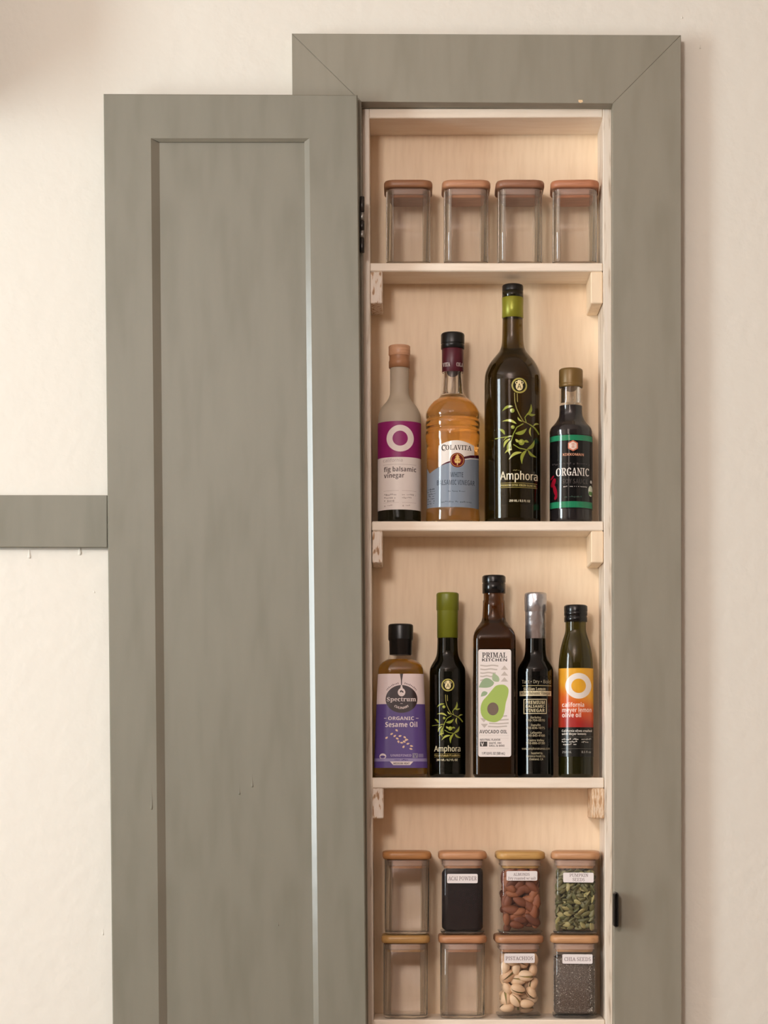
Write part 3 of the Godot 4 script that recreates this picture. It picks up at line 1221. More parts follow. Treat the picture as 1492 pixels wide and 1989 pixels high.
	for q in [[c8(104, 100, 58), 0.0118], [c8(116, 110, 66), 0.012], [c8(90, 90, 50), 0.011], [c8(162, 150, 96), 0.0115], [c8(100, 94, 54), 0.012], [c8(108, 104, 66), 0.0112]]:
		pk.append(loose(nut_mesh(q[1], 0.0076, 0.0026, 0.4, 7, 8), mat(q[0], 0.45)))
		pk[-1].set_meta("tone", "pale yellowish" if q[0].r > 0.6 else "dark green" if q[0].r < 0.405 else "olive green")
	fill_jar(h, pk, "pumpkin_seed", "pumpkin seed", "the seed jar", "seed", "pumpkin seeds in their jar", Vector3(0.0115, 0.0066, 0.0034), 0.0056, 0.0885, 2, 900, "green pumpkin seeds hidden behind the front ones in the upper right jar", 1.3)
	# pistachios
	var ps := []
	var sm := shell_mesh()
	var km := nut_mesh(0.0180, 0.0112, 0.0108, 0.15, 7, 8)
	for q in [[c8(226, 190, 152), c8(150, 140, 70)], [c8(232, 200, 164), c8(176, 150, 84)], [c8(214, 174, 136), c8(140, 120, 62)]]:
		var o := Node3D.new()
		var s := loose(sm, mat(q[0], 0.5))
		s.name = "shell"
		o.add_child(s)
		var kk := loose(km, mat(q[1], 0.6))
		kk.name = "kernel"
		o.add_child(kk)
		o.set_meta("tone", "pale tan" if q[0].r > 0.9 else "tan" if q[0].r > 0.86 else "browner")
		ps.append(o)
	fill_jar(f, ps, "pistachio", "pistachio", "the pistachio jar", "pistachio", "pistachios in their jar", Vector3(0.0206, 0.0148, 0.0132), 0.0118, 0.085, 2, 60, "pale pistachios hidden behind the front ones in the lower jar", PI)


# ---------------------------------------------------------------- bottles

# height over the shelf of a point seen at photo y in the middle of the shelf's depth
func tall(py: float, shelf: int) -> float:
	var base: float = [511.0, 1012.5, 1510.5, 1981.0][shelf]
	var off: float = Y(base, ZM) - shelf_y[shelf]
	return maxf(0.0, Y(py, ZM) - shelf_y[shelf] - off * clampf(1.0 - (base - py) / 60.0, 0.0, 1.0))


# profile [photo y, half width in photo pixels] from the base up -> [height, radius]
func prof(p: Array, shelf: int) -> Array:
	var out := []
	for q in p:
		out.append([tall(q[0], shelf), L(q[1], ZM)])
	return out


func grown(p: Array, by: float) -> Array:
	var out := []
	for q in p:
		out.append([q[0], maxf(q[1] + by, 1e-5)])
	return out


func bottle(called: String, label: String, px: float, shelf: int, turn := 0.0) -> Node3D:
	return thing(called, label, "bottle", Vector3(X(px, ZM), shelf_y[shelf] + 0.0003, ZM), turn)


# a printed sheet round the front of a round bottle, between two photo heights
func print_round(b: Node3D, called: String, art: Art, px: float, half: float, left: float, right: float, top: float, bottom: float, shelf: int, m: Material, label := ""):
	var r := L(half, ZM)
	var zf := ZM + r
	var y1: float = Y(top, zf) - shelf_y[shelf]
	var y0: float = Y(bottom, zf) - shelf_y[shelf]
	var s0 := r * asin(clampf((left - px) / half, -0.999, 0.999))
	var s1 := r * asin(clampf((right - px) / half, -0.999, 0.999))
	var mb := MB.new()
	mb.sheet([[y1, r, r, r], [y0, r, r, r]], s0, s1, 0.0004)
	return part(called, mb.done(), m, b, Vector3.ZERO, label)


func card(art: Art, w: float, h: float, r: float) -> ArrayMesh:
	var m := MB.new()
	var p := round_rect(w, h, r)
	for i in range(1, p.size() - 1):
		m.quadless(Vector3(p[0].x, p[0].y, 0), Vector3(p[i].x, p[i].y, 0), Vector3(p[i + 1].x, p[i + 1].y, 0), uv(p[0], w, h), uv(p[i], w, h), uv(p[i + 1], w, h), -1)
	for i in p.size():
		var j := (i + 1) % p.size()
		m.quad(Vector3(p[i].x, p[i].y, -0.0006), Vector3(p[j].x, p[j].y, -0.0006), Vector3(p[j].x, p[j].y, 0), Vector3(p[i].x, p[i].y, 0))
	return m.done()


# screw cap or capsule: [photo y, half width] list
func cap(b: Node3D, called: String, p: Array, shelf: int, m: Material, label := "", parent: Node3D = null) -> MeshInstance3D:
	return part(called, lathe(prof(p, shelf)), m, parent if parent else b, Vector3.ZERO, label)


func olive_branch(a: Art, o: Vector2, s: float):
	var gr := c8(150, 160, 62)
	var pale := c8(186, 190, 92)
	var q := func(x: float, y: float) -> Vector2: return o + Vector2(x - 310, y - 1160) * s
	for st in [[[285, 890], [288, 960], [300, 1010], [322, 1060], [352, 1110], [400, 1130], [440, 1152], [478, 1195]], [[352, 1128], [302, 1158], [276, 1210], [256, 1280], [262, 1335]], [[375, 1118], [364, 1080], [386, 1045]], [[276, 1225], [210, 1232], [140, 1240]], [[276, 1290], [320, 1318], [388, 1330]], [[306, 895], [308, 962]]]:
		var pts := []
		for p in st:
			pts.append(q.call(p[0], p[1]))
		a.stroke(pts, 7 * s, c8(150, 140, 78) if st[0][1] < 900 else gr)
	a.stroke([q.call(400, 1130), q.call(440, 1152), q.call(478, 1197)], 10 * s, gr, 14 * s)
	for l in [[275, 995, 192, 1032, 20], [380, 1062, 412, 968, 22], [385, 1045, 450, 1046, 20], [302, 1132, 190, 1110, 20], [308, 1078, 348, 1112, 13], [478, 1115, 428, 1142, 14], [412, 1148, 416, 1226, 14], [290, 1206, 380, 1162, 30], [212, 1212, 164, 1165, 20], [252, 1245, 204, 1314, 20], [262, 1255, 252, 1372, 26], [380, 1325, 440, 1245, 26], [268, 1328, 212, 1358, 16], [342, 1350, 242, 1408, 22], [378, 1330, 342, 1442, 26], [388, 1330, 458, 1378, 22], [292, 1250, 330, 1268, 20], [395, 1268, 350, 1270, 20], [272, 1224, 200, 1262, 12]]:
		a.leaf(q.call(l[0], l[1]), q.call(l[2], l[3]), l[4] * s, gr if (l[0] + l[1]) % 3 else pale)
	for l in [[268, 1028, 17], [272, 1156, 14], [338, 1272, 23]]:
		var c: Vector2 = q.call(l[0], l[1])
		a.disc(c.x, c.y, l[2] * s, gr)
		a.disc(c.x - 5 * s, c.y - 5 * s, l[2] * s * 0.5, pale)


func urn_badge(a: Art, x: float, y: float, r: float):
	var gold := c8(176, 166, 86)
	var cream := c8(244, 226, 176)
	a.disc(x, y, r, gold)
	a.disc(x, y, r * 0.80, c8(34, 32, 14))
	a.disc(x, y + r * 0.12, r * 0.46, cream, r * 0.54)
	a.rect(x - r * 0.22, y - r * 0.7, x + r * 0.22, y - r * 0.3, cream)
	a.hoop(x - r * 0.34, y - r * 0.36, r * 0.2, r * 0.1, cream)
	a.hoop(x + r * 0.34, y - r * 0.36, r * 0.2, r * 0.1, cream)
	a.text("A", x - r * 0.26, x + r * 0.26, y + r * 0.42, r * 0.66, c8(34, 32, 14), "Droid Sans", false)


func upper_bottles():
	var sh := 1
	var cream := c8(238, 228, 222)
	# fig balsamic vinegar: frosted bottle, cork stopper
	var b := bottle("fig_vinegar_bottle", "frosted glass vinegar bottle with cork stopper and purple and white label", 776, sh)
	var frost := mat(Color8(206, 192, 170, 205), 0.55)
	frost.transparency = BaseMaterial3D.TRANSPARENCY_ALPHA
	frost.backlight_enabled = true
	frost.backlight = Color(0.35, 0.32, 0.28)
	var body := curved(prof([[1012, 38], [1010, 41], [1004, 42], [1004, 42], [822, 42], [822, 42], [806, 40.5], [792, 34], [780, 24.5], [770, 19.5], [762, 18.2], [745, 18], [716, 18]], sh))
	part("glass_body", lathe(body, false), frost, b)
	cap(b, "glass_lip", [[716, 18], [715.5, 20.5], [704, 20.8], [702, 20.2], [702, 20.2], [700, 19.5], [692, 19.5]], sh, mat(c8(172, 122, 86), 0.45))
	cap(b, "cork_stopper", [[735, 13], [692.2, 13.2], [692.2, 13.2], [692, 20], [692, 20], [690, 21], [674, 21], [672.5, 19.5]], sh, bamboo(c8(214, 158, 118)))
	part("vinegar", lathe(prof([[1011, 38], [1008, 40.6], [975, 41.2]], sh)), mat(c8(24, 20, 10), 0.15), b)
	var low := mat(c8(26, 24, 12), 0.12)
	part("base_band", lathe(grown(curved(prof([[1012, 38], [1010, 41], [1004, 42], [1004, 42], [989, 42]], sh)), 0.0002), false), low, b)
	var a := Art.new(734.4, 818, 817.6, 990, 6.0, cream, 776, 42)
	a.rect(734, 818, 818, 888, c8(146, 24, 104))
	a.hoop(777.5, 851.5, 26, 14.5, c8(240, 226, 220))
	var ink := c8(96, 84, 80)
	a.text("california", 745, 782, 897, 6.5, c8(186, 172, 166), "Droid Sans", false)
	a.rect(745, 902, 808, 902.6, c8(190, 176, 170))
	a.text("fig balsamic", 746.5, 808, 916, 9, ink)
	a.text("vinegar", 746.5, 785, 928, 9, ink)
	for i in 3:
		a.small_print(747, 770 - i * 2, 963 + i * 6, 4, c8(170, 156, 150), 5 + i)
	for i in 2:
		a.small_print(781, 807 - i * 8, 963 + i * 6, 4, c8(186, 172, 166), 15 + i)
	for x in [[746, 775], [781, 808]]:
		a.rect(x[0], 953, x[1], 953.6, c8(196, 182, 176))
		a.rect(x[0], 976, x[1], 976.6, c8(196, 182, 176))
		a.small_print(x[0] + 1, x[1] - 12, 984, 4, c8(196, 180, 174), 33)
	print_round(b, "paper_label", a, 776, 42, 734.4, 817.6, 818, 990, sh, printed(a.texture(), 0.5))

	# white balsamic: amber, ribbed shoulders
	b = bottle("white_vinegar_bottle", "amber white balsamic vinegar bottle with black cap, maroon neck band and blue-grey label", 879.5, sh)
	var full := curved(prof([[1012, 49], [1010, 53], [1004, 54], [990, 53.2], [975, 52.2], [868, 52.2], [862, 52.6], [856, 53.6], [848, 54], [840, 53.6], [836, 52.2], [832, 53.4], [826, 54], [820, 53.4], [816, 51.6], [812, 52.8], [808, 53], [802, 52], [792, 47.5], [782, 39.5], [775, 30], [768, 24.5], [758, 22], [735, 20.6], [724, 20.2]], sh), 4)
	part("glass_body", lathe(full, false), pane(0.01), b)
	var oil := []
	var lvl: float = Y(769, ZM) - shelf_y[sh]
	for p in full:
		if p[0] < lvl:
			oil.append([maxf(p[0], 0.002), p[1] - 0.0009])
	part("vinegar", lathe(oil), glass_solid(c8(255, 214, 132), 0.95, 0.03), b)
	part("neck_glass", hollow(full, lvl, 0.0018), M.clear, b)
	part("neck_band", lathe(prof([[724.5, 20.7], [724, 21], [679, 21.2], [678, 20.6]], sh), false), mat(c8(82, 16, 34), 0.4), b)
	var na := Art.new(859, 700, 900, 714, 6.0, Color(0.85, 0.8, 0.78, 0.0), 879.5, 21.2)
	na.text("VITA", 860.5, 874, 711.5, 7.5, c8(228, 216, 210), "Droid Serif")
	na.text("COLA", 886, 898.6, 711.5, 7.5, c8(228, 216, 210), "Droid Serif")
	print_round(b, "band_print", na, 879.5, 21.2, 859, 900, 700, 714, sh, printed(na.texture(), 0.4, true))
	var ck := cap(b, "cap", [[679, 22], [678.5, 22.8], [671, 22.8], [671, 22.8], [670, 22], [669, 22], [668, 23], [668, 23], [652, 23], [649.5, 22], [648, 20]], sh, M.black)
	a = Art.new(830, 850, 929, 986, 6.0, Color(0.62, 0.66, 0.72, 0.0), 879.5, 52.2)
	var blue := c8(138, 150, 164)
	var wine := c8(76, 18, 36)
	var arch := PackedVector2Array([Vector2(851, 910), Vector2(851, 874)])
	for i in 13:
		var t := i / 12.0
		arch.append(Vector2(lerpf(852, 919.5, t), 866 - 14 * sin(PI * (0.12 + 0.76 * t)) + 3.5))
	arch.append(Vector2(920, 884))
	arch.append(Vector2(920, 905))
	a.fill([arch], c8(240, 232, 224))
	var sw := PackedVector2Array()
	for p in [[830, 905], [835, 917], [851, 907.5], [866, 899.5], [887, 893], [905, 888.5], [929, 884], [929, 986], [830, 984.5]]:
		sw.append(Vector2(p[0], p[1]))
	a.fill([sw], blue)
	a.stroke([Vector2(898, 889.5), Vector2(912, 885.8), Vector2(929, 883.2)], 3.5, wine, 6.0)
	a.stroke([Vector2(898, 893), Vector2(912, 890), Vector2(929, 888.2)], 1.6, c8(236, 228, 222), 1.8)
	a.stroke([Vector2(857, 903.5), Vector2(866, 899.5), Vector2(876, 896.5)], 1.2, wine, 3.5)
	a.disc(887.3, 894, 14.2, c8(110, 28, 30))
	a.hoop(887.3, 894, 12.4, 11.6, c8(214, 168, 90))
	a.disc(887.3, 888, 3.8, c8(214, 168, 90))
	a.disc(884.8, 895, 3.2, c8(226, 188, 116), 5)
	a.disc(890.2, 895, 3.2, c8(226, 188, 116), 5)
	a.rect(880.5, 893, 894.5, 895, c8(196, 130, 70))
	a.rect(886.4, 883, 888.2, 904, c8(232, 200, 140))
	a.text("COLAVITA", 857.5, 914.5, 874, 9.2, c8(70, 58, 54), "Droid Serif")
	a.text("C", 857.2, 865.4, 875.5, 12, c8(70, 58, 54), "Droid Serif", false)
	a.text("WHITE", 874, 898.5, 927, 9.5, c8(82, 92, 104), "Droid Sans")
	a.text("BALSAMIC VINEGAR", 848.5, 921, 942, 9.5, c8(82, 92, 104), "Droid Sans")
	a.small_print(870, 902, 956, 3.2, c8(96, 106, 116), 3)
	a.small_print(857, 914, 977, 4.2, c8(104, 114, 124), 4)
	for i in 7:
		a.small_print(831, 844 + (i % 3), 950 + i * 4.6, 3.2, c8(86, 96, 106), 60 + i)
	print_round(b, "paper_label", a, 879.5, 52.2, 830, 929, 850, 986, sh, printed(a.texture(), 0.07, true))

	# tall dark olive oil bottle
	b = bottle("large_olive_oil_bottle", "tallest dark green olive oil bottle with olive branch print and olive-green neck foil", 996, sh)
	full = curved(prof([[1013, 49], [1011, 53], [1006, 55], [1006, 55], [745, 55], [745, 55], [730, 54], [716, 49.5], [703, 42], [692, 33], [683, 26], [673, 22.3], [660, 20.8], [640, 20.2], [618, 19.8], [590, 19.6], [578, 19.8]], sh))
	part("glass_body", lathe(full, true, 16), glass_solid(c8(98, 78, 18), 0.93), b)
	var fo := []
	for p in curved(prof([[1010, 46], [1006, 50], [1004, 51], [878, 51], [862, 44], [856, 30]], sh)):
		fo.append(p)
	part("oil", lathe(fo), mat(c8(16, 15, 6), 0.2), b)
	part("glass_lip", lathe(prof([[583, 19], [582, 20.6], [568, 20.6], [567, 19.6]], sh)), mat(c8(30, 28, 14), 0.1), b)
	part("neck_foil", lathe(prof([[619, 20], [618.5, 20.8], [600, 20.6], [580, 21], [579, 20.4]], sh), false), mat(c8(140, 140, 40), 0.35, 0.35), b)
	cap(b, "stopper", [[568, 19], [566, 20.4], [566, 20.4], [557, 20.4], [555, 19.4], [554, 17]], sh, M.black)
	a = Art.new(944, 730, 1048, 980, 6.0, Color(0.6, 0.6, 0.3, 0.0), 996, 55)
	urn_badge(a, 1006, 749, 15)
	olive_branch(a, Vector2(1003, 831), 0.2515)
	var pr := c8(236, 226, 196)
	a.text("Amphora", 969.5, 1041.5, 932, 16, pr, "Droid Sans", false)
	a.text("Amphora", 970.1, 1042.1, 932, 16, pr, "Droid Sans", false)
	a.rect(969, 938, 1041, 938.8, c8(190, 174, 96))
	a.rect(969, 946.6, 1041, 947.4, c8(190, 174, 96))
	a.text("PREMIUM EXTRA VIRGIN OLIVE OIL", 971, 1040, 944.8, 4, c8(204, 190, 120))
	a.text("250 ML / 8.5 FL OZ", 987, 1027, 975, 4.2, pr)
	a.small_print(994, 1006, 915, 2.5, c8(150, 140, 90), 8)
	print_round(b, "printed_design", a, 996, 55, 944, 1048, 730, 980, sh, printed(a.texture(), 0.12, true))

	# soy sauce
	b = bottle("soy_sauce_bottle", "short soy sauce bottle with gold-brown cap and black label edged in green", 1109, sh)
	full = curved(prof([[1012, 38], [1010, 40.5], [1005, 41.7], [1005, 41.7], [840, 41.7], [840, 41.7], [832, 39], [822, 30.5], [812, 24.8], [804, 23], [785, 22.6], [754, 22.4]], sh))
	part("glass_body", lathe(full, false), pane(0.01), b)
	lvl = Y(785, ZM) - shelf_y[sh]
	oil = []
	for p in full:
		if p[0] < lvl:
			oil.append([maxf(p[0], 0.0015), p[1] - 0.0004])
	part("soy_sauce", lathe(oil), mat(c8(22, 13, 13), 0.08), b)
	part("neck_glass", hollow(full, lvl, 0.0018), M.clear, b)
	cap(b, "cap", [[754, 22], [753, 23.2], [748, 23.4], [747, 22.8], [745, 23.2], [722, 23.2], [719, 22.4], [717.5, 20]], sh, mat(c8(122, 94, 48), 0.38, 0.2))
	a = Art.new(1068, 843, 1150, 988, 6.0, c8(22, 20, 20), 1109, 41.7)
	var green := c8(40, 132, 92)
	a.rect(1067, 845, 1151, 855.5, green)
	a.rect(1067, 974, 1151, 986, green)
	var hexa := PackedVector2Array()
	var hexb := PackedVector2Array()
	for i in 6:
		hexa.append(Vector2(1110, 866) + Vector2(0, -11).rotated(i * PI / 3))
		hexb.append(Vector2(1110, 866) + Vector2(0, -8.2).rotated(i * PI / 3))
	a.fill([hexa], c8(206, 120, 92))
	a.fill([hexb], c8(236, 214, 200))
	for q in [[1106, 862.5, 1114, 863.4], [1107, 866.4, 1113, 867.2], [1109.6, 860.5, 1110.5, 871], [1106.5, 869, 1113.5, 869.8]]:
		a.rect(q[0], q[1], q[2], q[3], c8(198, 122, 96))
	a.text("KIKKOMAN", 1091, 1131, 885.5, 5, c8(222, 160, 128))
	a.small_print(1072, 1143, 903, 4.5, c8(66, 60, 60), 44)
	a.text("ORGANIC", 1078.5, 1141.5, 924, 15, c8(236, 228, 220), "Droid Serif")
	a.text("SOY SAUCE", 1090, 1139, 939.5, 9, c8(70, 64, 62))
	a.small_print(1092, 1137, 946.5, 2.8, c8(216, 208, 200), 41)
	a.small_print(1094, 1128, 967, 4, c8(60, 82, 70), 42)
	var red := c8(150, 20, 40)
	for p in [[1074, 936, 3.5, 9, 0.3], [1077, 952, 3, 12, -0.2], [1072, 926, 1.8, 5, 0.6], [1078, 965, 2.4, 5, 0.3]]:
		a.disc(p[0], p[1], p[2], red, p[3], p[4])
	a.disc(1145, 952, 4.8, c8(222, 226, 206), 10.5)
	a.rect(1141, 953, 1149, 960, c8(90, 130, 70))
	a.disc(1146, 934, 1.8, c8(226, 222, 216), 3.2)
	print_round(b, "paper_label", a, 1109, 41.7, 1068, 1150, 843, 988, sh, printed(a.texture(), 0.05))


# the hollow glass above the filling: outer and inner face
func hollow(full: Array, from: float, thick: float) -> ArrayMesh:
	var outer := []
	for p in full:
		if p[0] >= from:
			outer.append([p[0], p[1], p[1], p[1]])
	var inner := []
	for p in outer:
		inner.push_front([p[0], p[1] - thick, p[1] - thick, p[1] - thick])
	var secs := outer + [outer[-1]] + [inner[0]] + inner + [inner[-1]] + [outer[0]]
	var mb := MB.new()
	mb.loft(secs, 12)
	return mb.done()


func lower_bottles():
	var sh := 2
	# sesame oil: rounded block that widens to its foot
	var b := bottle("sesame_oil_bottle", "squat amber sesame oil bottle with black cap and purple and white label", 778.5, sh)
	var secs := []
	var hz := 0.031
	for q in [[1511, 1e-2, 1e-2, 1e-2], [1511, 48, 0.85, 0.5], [1509, 51.5, 0.94, 0.6], [1504, 53.2, 1.0, 0.62], [1504, 53.2, 1.0, 0.62], [1496, 52.8, 1.0, 0.62], [1400, 49, 0.97, 0.62], [1310, 45.2, 0.93, 0.64], [1300, 44.4, 0.92, 0.66], [1293, 42, 0.88, 0.72], [1287, 36.5, 0.80, 0.82], [1283, 29.5, 0.68, 0.94], [1279, 25, 0.58, 1.0], [1272, 23.5, 0.54, 1.0]]:
		var hx := L(q[1], ZM)
		var z: float = hz * q[2] if q[1] > 1 else hx
		z = minf(z, hx) if q[1] < 26 else z
		secs.append([tall(q[0], sh), hx, z, minf(hx, z) * q[3]])
	var mb := MB.new()
	mb.loft(secs, 9)
	part("glass_body", mb.done(), pane(0.01), b)
	var os := []
	var lvl: float = Y(1281.5, ZM) - shelf_y[sh]
	for s in secs:
		if s[0] < lvl:
			os.append([s[0] + (0.0012 if s[0] < 0.001 else 0.0), maxf(s[1] - 0.0009, 1e-5), maxf(s[2] - 0.0009, 1e-5), maxf(s[3] - 0.0009, 1e-5)])
	os.append([lvl, os[-1][1] * 0.9, os[-1][2] * 0.9, os[-1][3] * 0.9])
	os.append([lvl, os[-1][1], os[-1][2], os[-1][3]])
	os.append([lvl, 1e-5, 1e-5, 1e-5])
	mb = MB.new()
	mb.loft(os, 9)
	part("oil", mb.done(), glass_solid(c8(240, 200, 48), 0.98, 0.03), b)
	cap(b, "cap", [[1273, 21], [1272, 21.8], [1246, 22.4], [1244, 23.6], [1242, 24.2], [1242, 24.2], [1217, 24.2], [1214.5, 23.5], [1213, 21.5]], sh, M.black)
	var a := Art.new(732.5, 1309, 826.5, 1492, 6.0, c8(236, 218, 216))
	var pur := c8(92, 70, 138)
	var dark := c8(52, 34, 34)
	var wt := c8(240, 226, 222)
	a.rect(730, 1368, 830, 1492, pur)
	a.disc(781, 1358, 27, dark)
	a.fill([PackedVector2Array([Vector2(778.2, 1309), Vector2(783.8, 1309), Vector2(781.8, 1322), Vector2(781.6, 1334), Vector2(780.2, 1334), Vector2(780, 1322)])], dark)
	a.disc(781, 1345, 6.5, wt, 8)
	a.fill([PackedVector2Array([Vector2(780.2, 1331), Vector2(781.8, 1331), Vector2(784, 1340), Vector2(778, 1340)])], wt)
	a.disc(780, 1343, 1.4, dark, 2.4, 0.5)
	a.disc(783, 1344, 1.2, dark, 2.2, -0.4)
	a.text("Spectrum", 756, 805.5, 1362.5, 8, wt, "Droid Serif")
	a.rect(779, 1366.5, 783, 1367.3, wt)
	a.arc("CULINARY", 781, 1358, 19.5, PI, 4.2, wt, true)
	for i in 9:   # small print round the badge, too small to read
		for sd in [-1.0, 1.0]:
			var t: float = sd * (0.2 + i * 0.095)
			var d := Vector2(sin(t), -cos(t))
			a.stroke([Vector2(781, 1358) + d * 29.6, Vector2(781, 1358) + d * (32.6 - (i % 3) * 0.5)], 1.5, c8(120, 100, 100))
	a.text("ORGANIC", 759, 801.5, 1399, 6.6, wt)
	a.rect(752, 1395, 756, 1396, wt)
	a.rect(804.5, 1395, 809, 1396, wt)
	a.text("Sesame Oil", 754.5, 806.5, 1412.5, 9.6, wt)
	for p in [[773, 1419, 0.9], [765, 1426, -0.7], [757, 1433.5, -0.9], [770, 1430, -0.8], [774, 1435, 0.6], [778.5, 1430, -0.3], [776, 1441, 1.4], [781, 1443, 0.2], [786, 1432.5, 0.8], [788, 1438, -0.5], [785, 1441, 0.7], [791, 1445, -0.4], [784, 1451, -1.2], [796.5, 1449.5, 0.3], [795.5, 1455, 0.4], [789, 1437, 0.2]]:
		a.leaf(Vector2(p[0], p[1]) - Vector2(2.6, 0).rotated(p[2]), Vector2(p[0], p[1]) + Vector2(3.0, 0).rotated(p[2]), 3.4, c8(240, 206, 170), 0.0)
	a.disc(751.5, 1469.5, 5.6, wt)
	a.disc(751.5, 1470.5, 4.2, pur, 2.6)
	a.text("UNREFINED", 764, 796, 1470, 4.6, c8(190, 176, 206))
	a.rect(798, 1463.5, 806, 1472.5, c8(150, 146, 160))
	a.rect(807, 1464.5, 816, 1471.5, c8(134, 122, 160))
	a.text("V", 799.5, 804.5, 1471.5, 6.5, pur)
	a.rect(730, 1473.5, 830, 1479.5, c8(154, 142, 186))
	a.small_print(770, 791, 1478, 3.4, pur, 71)
	a.fill([PackedVector2Array([Vector2(763, 1479.5), Vector2(799, 1479.5), Vector2(794, 1486.5), Vector2(768, 1486.5)])], wt)
	a.text("MEDIUM HEAT", 768.5, 793, 1485, 3.6, c8(60, 44, 60))
	var ls := []
	for i in 9:
		var t := i / 8.0
		var y: float = Y(lerpf(1309, 1492, t), ZM + 0.03) - shelf_y[sh]
		var s := []
		for k in secs.size() - 1:
			if secs[k][0] <= y and secs[k + 1][0] > y:
				var u: float = (y - secs[k][0]) / (secs[k + 1][0] - secs[k][0])
				for n in 4:
					s.append(lerpf(secs[k][n], secs[k + 1][n], u))
				break
		ls.append(s)
	mb = MB.new()
	var half: float = ls[0][1] - ls[0][3] + ls[0][3] * 1.22
	mb.sheet(ls, -half, half, 0.0004, 40)
	part("paper_label", mb.done(), printed(a.texture(), 0.4), b)

	# small bottle with the same branch
	b = bottle("small_olive_oil_bottle", "slim dark bottle with green shrink capsule and olive branch print", 869.5, sh)
	var slim := [[1511, 30], [1509, 33.5], [1504, 35], [1504, 35], [1306, 35], [1306, 35], [1298, 33.8], [1289, 29.5], [1280, 24.2], [1271, 21.2], [1258, 20.2], [1236, 19.8]]
	part("glass_body", lathe(curved(prof(slim, sh)), true, 16), glass_solid(c8(34, 33, 12), 0.85), b)
	part("oil", lathe(curved(prof([[1508, 28], [1504, 31], [1504, 31], [1306, 31], [1290, 26], [1276, 18]], sh))), mat(c8(12, 12, 7), 0.25), b)
	cap(b, "shrink_capsule", [[1240, 19.6], [1239.5, 20.3], [1188, 20.6], [1186, 21], [1185, 21.8], [1156, 21.8], [1153.5, 21.2], [1152, 19]], sh, mat(c8(116, 122, 26), 0.38))
	a = Art.new(836, 1316, 903, 1500, 6.0, Color(0.6, 0.6, 0.3, 0.0), 869.5, 35)
	urn_badge(a, 869.5, 1331, 12.3)
	olive_branch(a, Vector2(869, 1396), 0.172)
	var pr := c8(228, 220, 186)
	a.text("Amphora", 843.5, 893, 1460, 11, pr, "Droid Sans", false)
	a.text("Amphora", 843.9, 893.4, 1460, 11, pr, "Droid Sans", false)
	a.rect(844, 1464.5, 893, 1465.2, c8(170, 150, 80))
	a.small_print(844, 893, 1469.5, 3.2, c8(196, 176, 110), 22)
	a.rect(844, 1470.4, 893, 1471, c8(170, 150, 80))
	a.text("200 ML / 6.7 FL OZ", 848, 888, 1478.5, 4.2, pr)
	print_round(b, "printed_design", a, 869.5, 35, 836, 903, 1316, 1500, sh, printed(a.texture(), 0.12, true))

	# avocado oil: square bottle
	b = bottle("avocado_oil_bottle", "square dark brown bottle with avocado picture on a tall white label", 959.5, sh)
	secs = []
	for q in [[1511, 0.01, 1.0], [1511, 36, 0.3], [1508.5, 39.5, 0.3], [1504, 41, 0.32], [1504, 41, 0.32], [1246, 41, 0.32], [1238, 40.6, 0.34], [1230, 38.6, 0.42], [1222, 34.5, 0.55], [1214, 29, 0.8], [1207, 24.5, 1.0], [1200, 22.6, 1.0], [1180, 21.6, 1.0], [1168, 21.4, 1.0], [1166, 20.2, 1.0], [1150, 20, 1.0], [1150, 20, 1.0], [1150, 0.01, 1.0]]:
		var hx := L(q[1], ZM)
		secs.append([tall(q[0], sh), hx, hx, hx * q[2]])
	mb = MB.new()
	mb.loft(secs, 9)
	part("glass_body", mb.done(), glass_solid(c8(112, 68, 18), 0.92), b)
	mb = MB.new()
	var ov := []
	for q in [[1507, 0.01, 1.0], [1507, 33, 0.3], [1504, 36.5, 0.3], [1504, 36.5, 0.3], [1262, 36.5, 0.3], [1262, 36.5, 0.3], [1262, 0.01, 1.0]]:
		var hx := L(q[1], ZM)
		ov.append([tall(q[0], sh), hx, hx, hx * q[2]])
	mb.loft(ov, 6)
	part("oil", mb.done(), mat(c8(30, 19, 8), 0.25), b)
	cap(b, "cap", [[1153.5, 21.5], [1153, 22.4], [1135, 22.6], [1134, 21.8], [1132.5, 21.8], [1131.5, 22.8], [1131.5, 22.8], [1122, 22.8], [1120, 22], [1118.5, 20]], sh, M.black_gloss)
	a = Art.new(929, 1261.5, 993, 1470, 6.0, c8(238, 228, 222))
	ink_avocado(a)
	var zf := L(41, ZM)
	var cl := part("paper_label", card(a, L(64, ZM + zf), L(208.5, ZM + zf), L(4.5)), printed(a.texture(), 0.45), b)
	cl.position = Vector3(X(961, ZM + zf) - b.position.x, Y(1365.7, ZM + zf) - b.position.y, zf + 0.0006)

	# balsamic with silver foil
	b = bottle("silver_capped_vinegar_bottle", "slim black balsamic vinegar bottle with wrinkled silver foil over its neck", 1040.5, sh)
	part("glass_body", lathe(curved(prof(slim, sh)), true, 16), glass_solid(c8(24, 20, 14), 0.85), b)
	part("vinegar", lathe(curved(prof([[1508, 28], [1504, 31], [1504, 31], [1306, 31], [1290, 26], [1276, 18]], sh))), mat(c8(10, 9, 8), 0.25), b)
	var foil := mat(c8(196, 194, 198), 0.3, 0.9)
	foil.normal_enabled = true
	foil.normal_texture = noise(0.012, 3, 99, [], 6.0, 256)
	foil.normal_scale = 1.1
	foil.uv1_triplanar = true
	foil.uv1_scale = Vector3(12, 12, 12)
	cap(b, "foil_capsule", [[1241.5, 19.4], [1241, 20.2], [1190, 20.2], [1188, 20.6], [1187, 21.4], [1156, 21.6], [1153.5, 20.8], [1152, 18.5]], sh, foil)
	a = Art.new(1007, 1312, 1074, 1500, 6.0, Color(0.7, 0.66, 0.56, 0.0), 1040.5, 35)
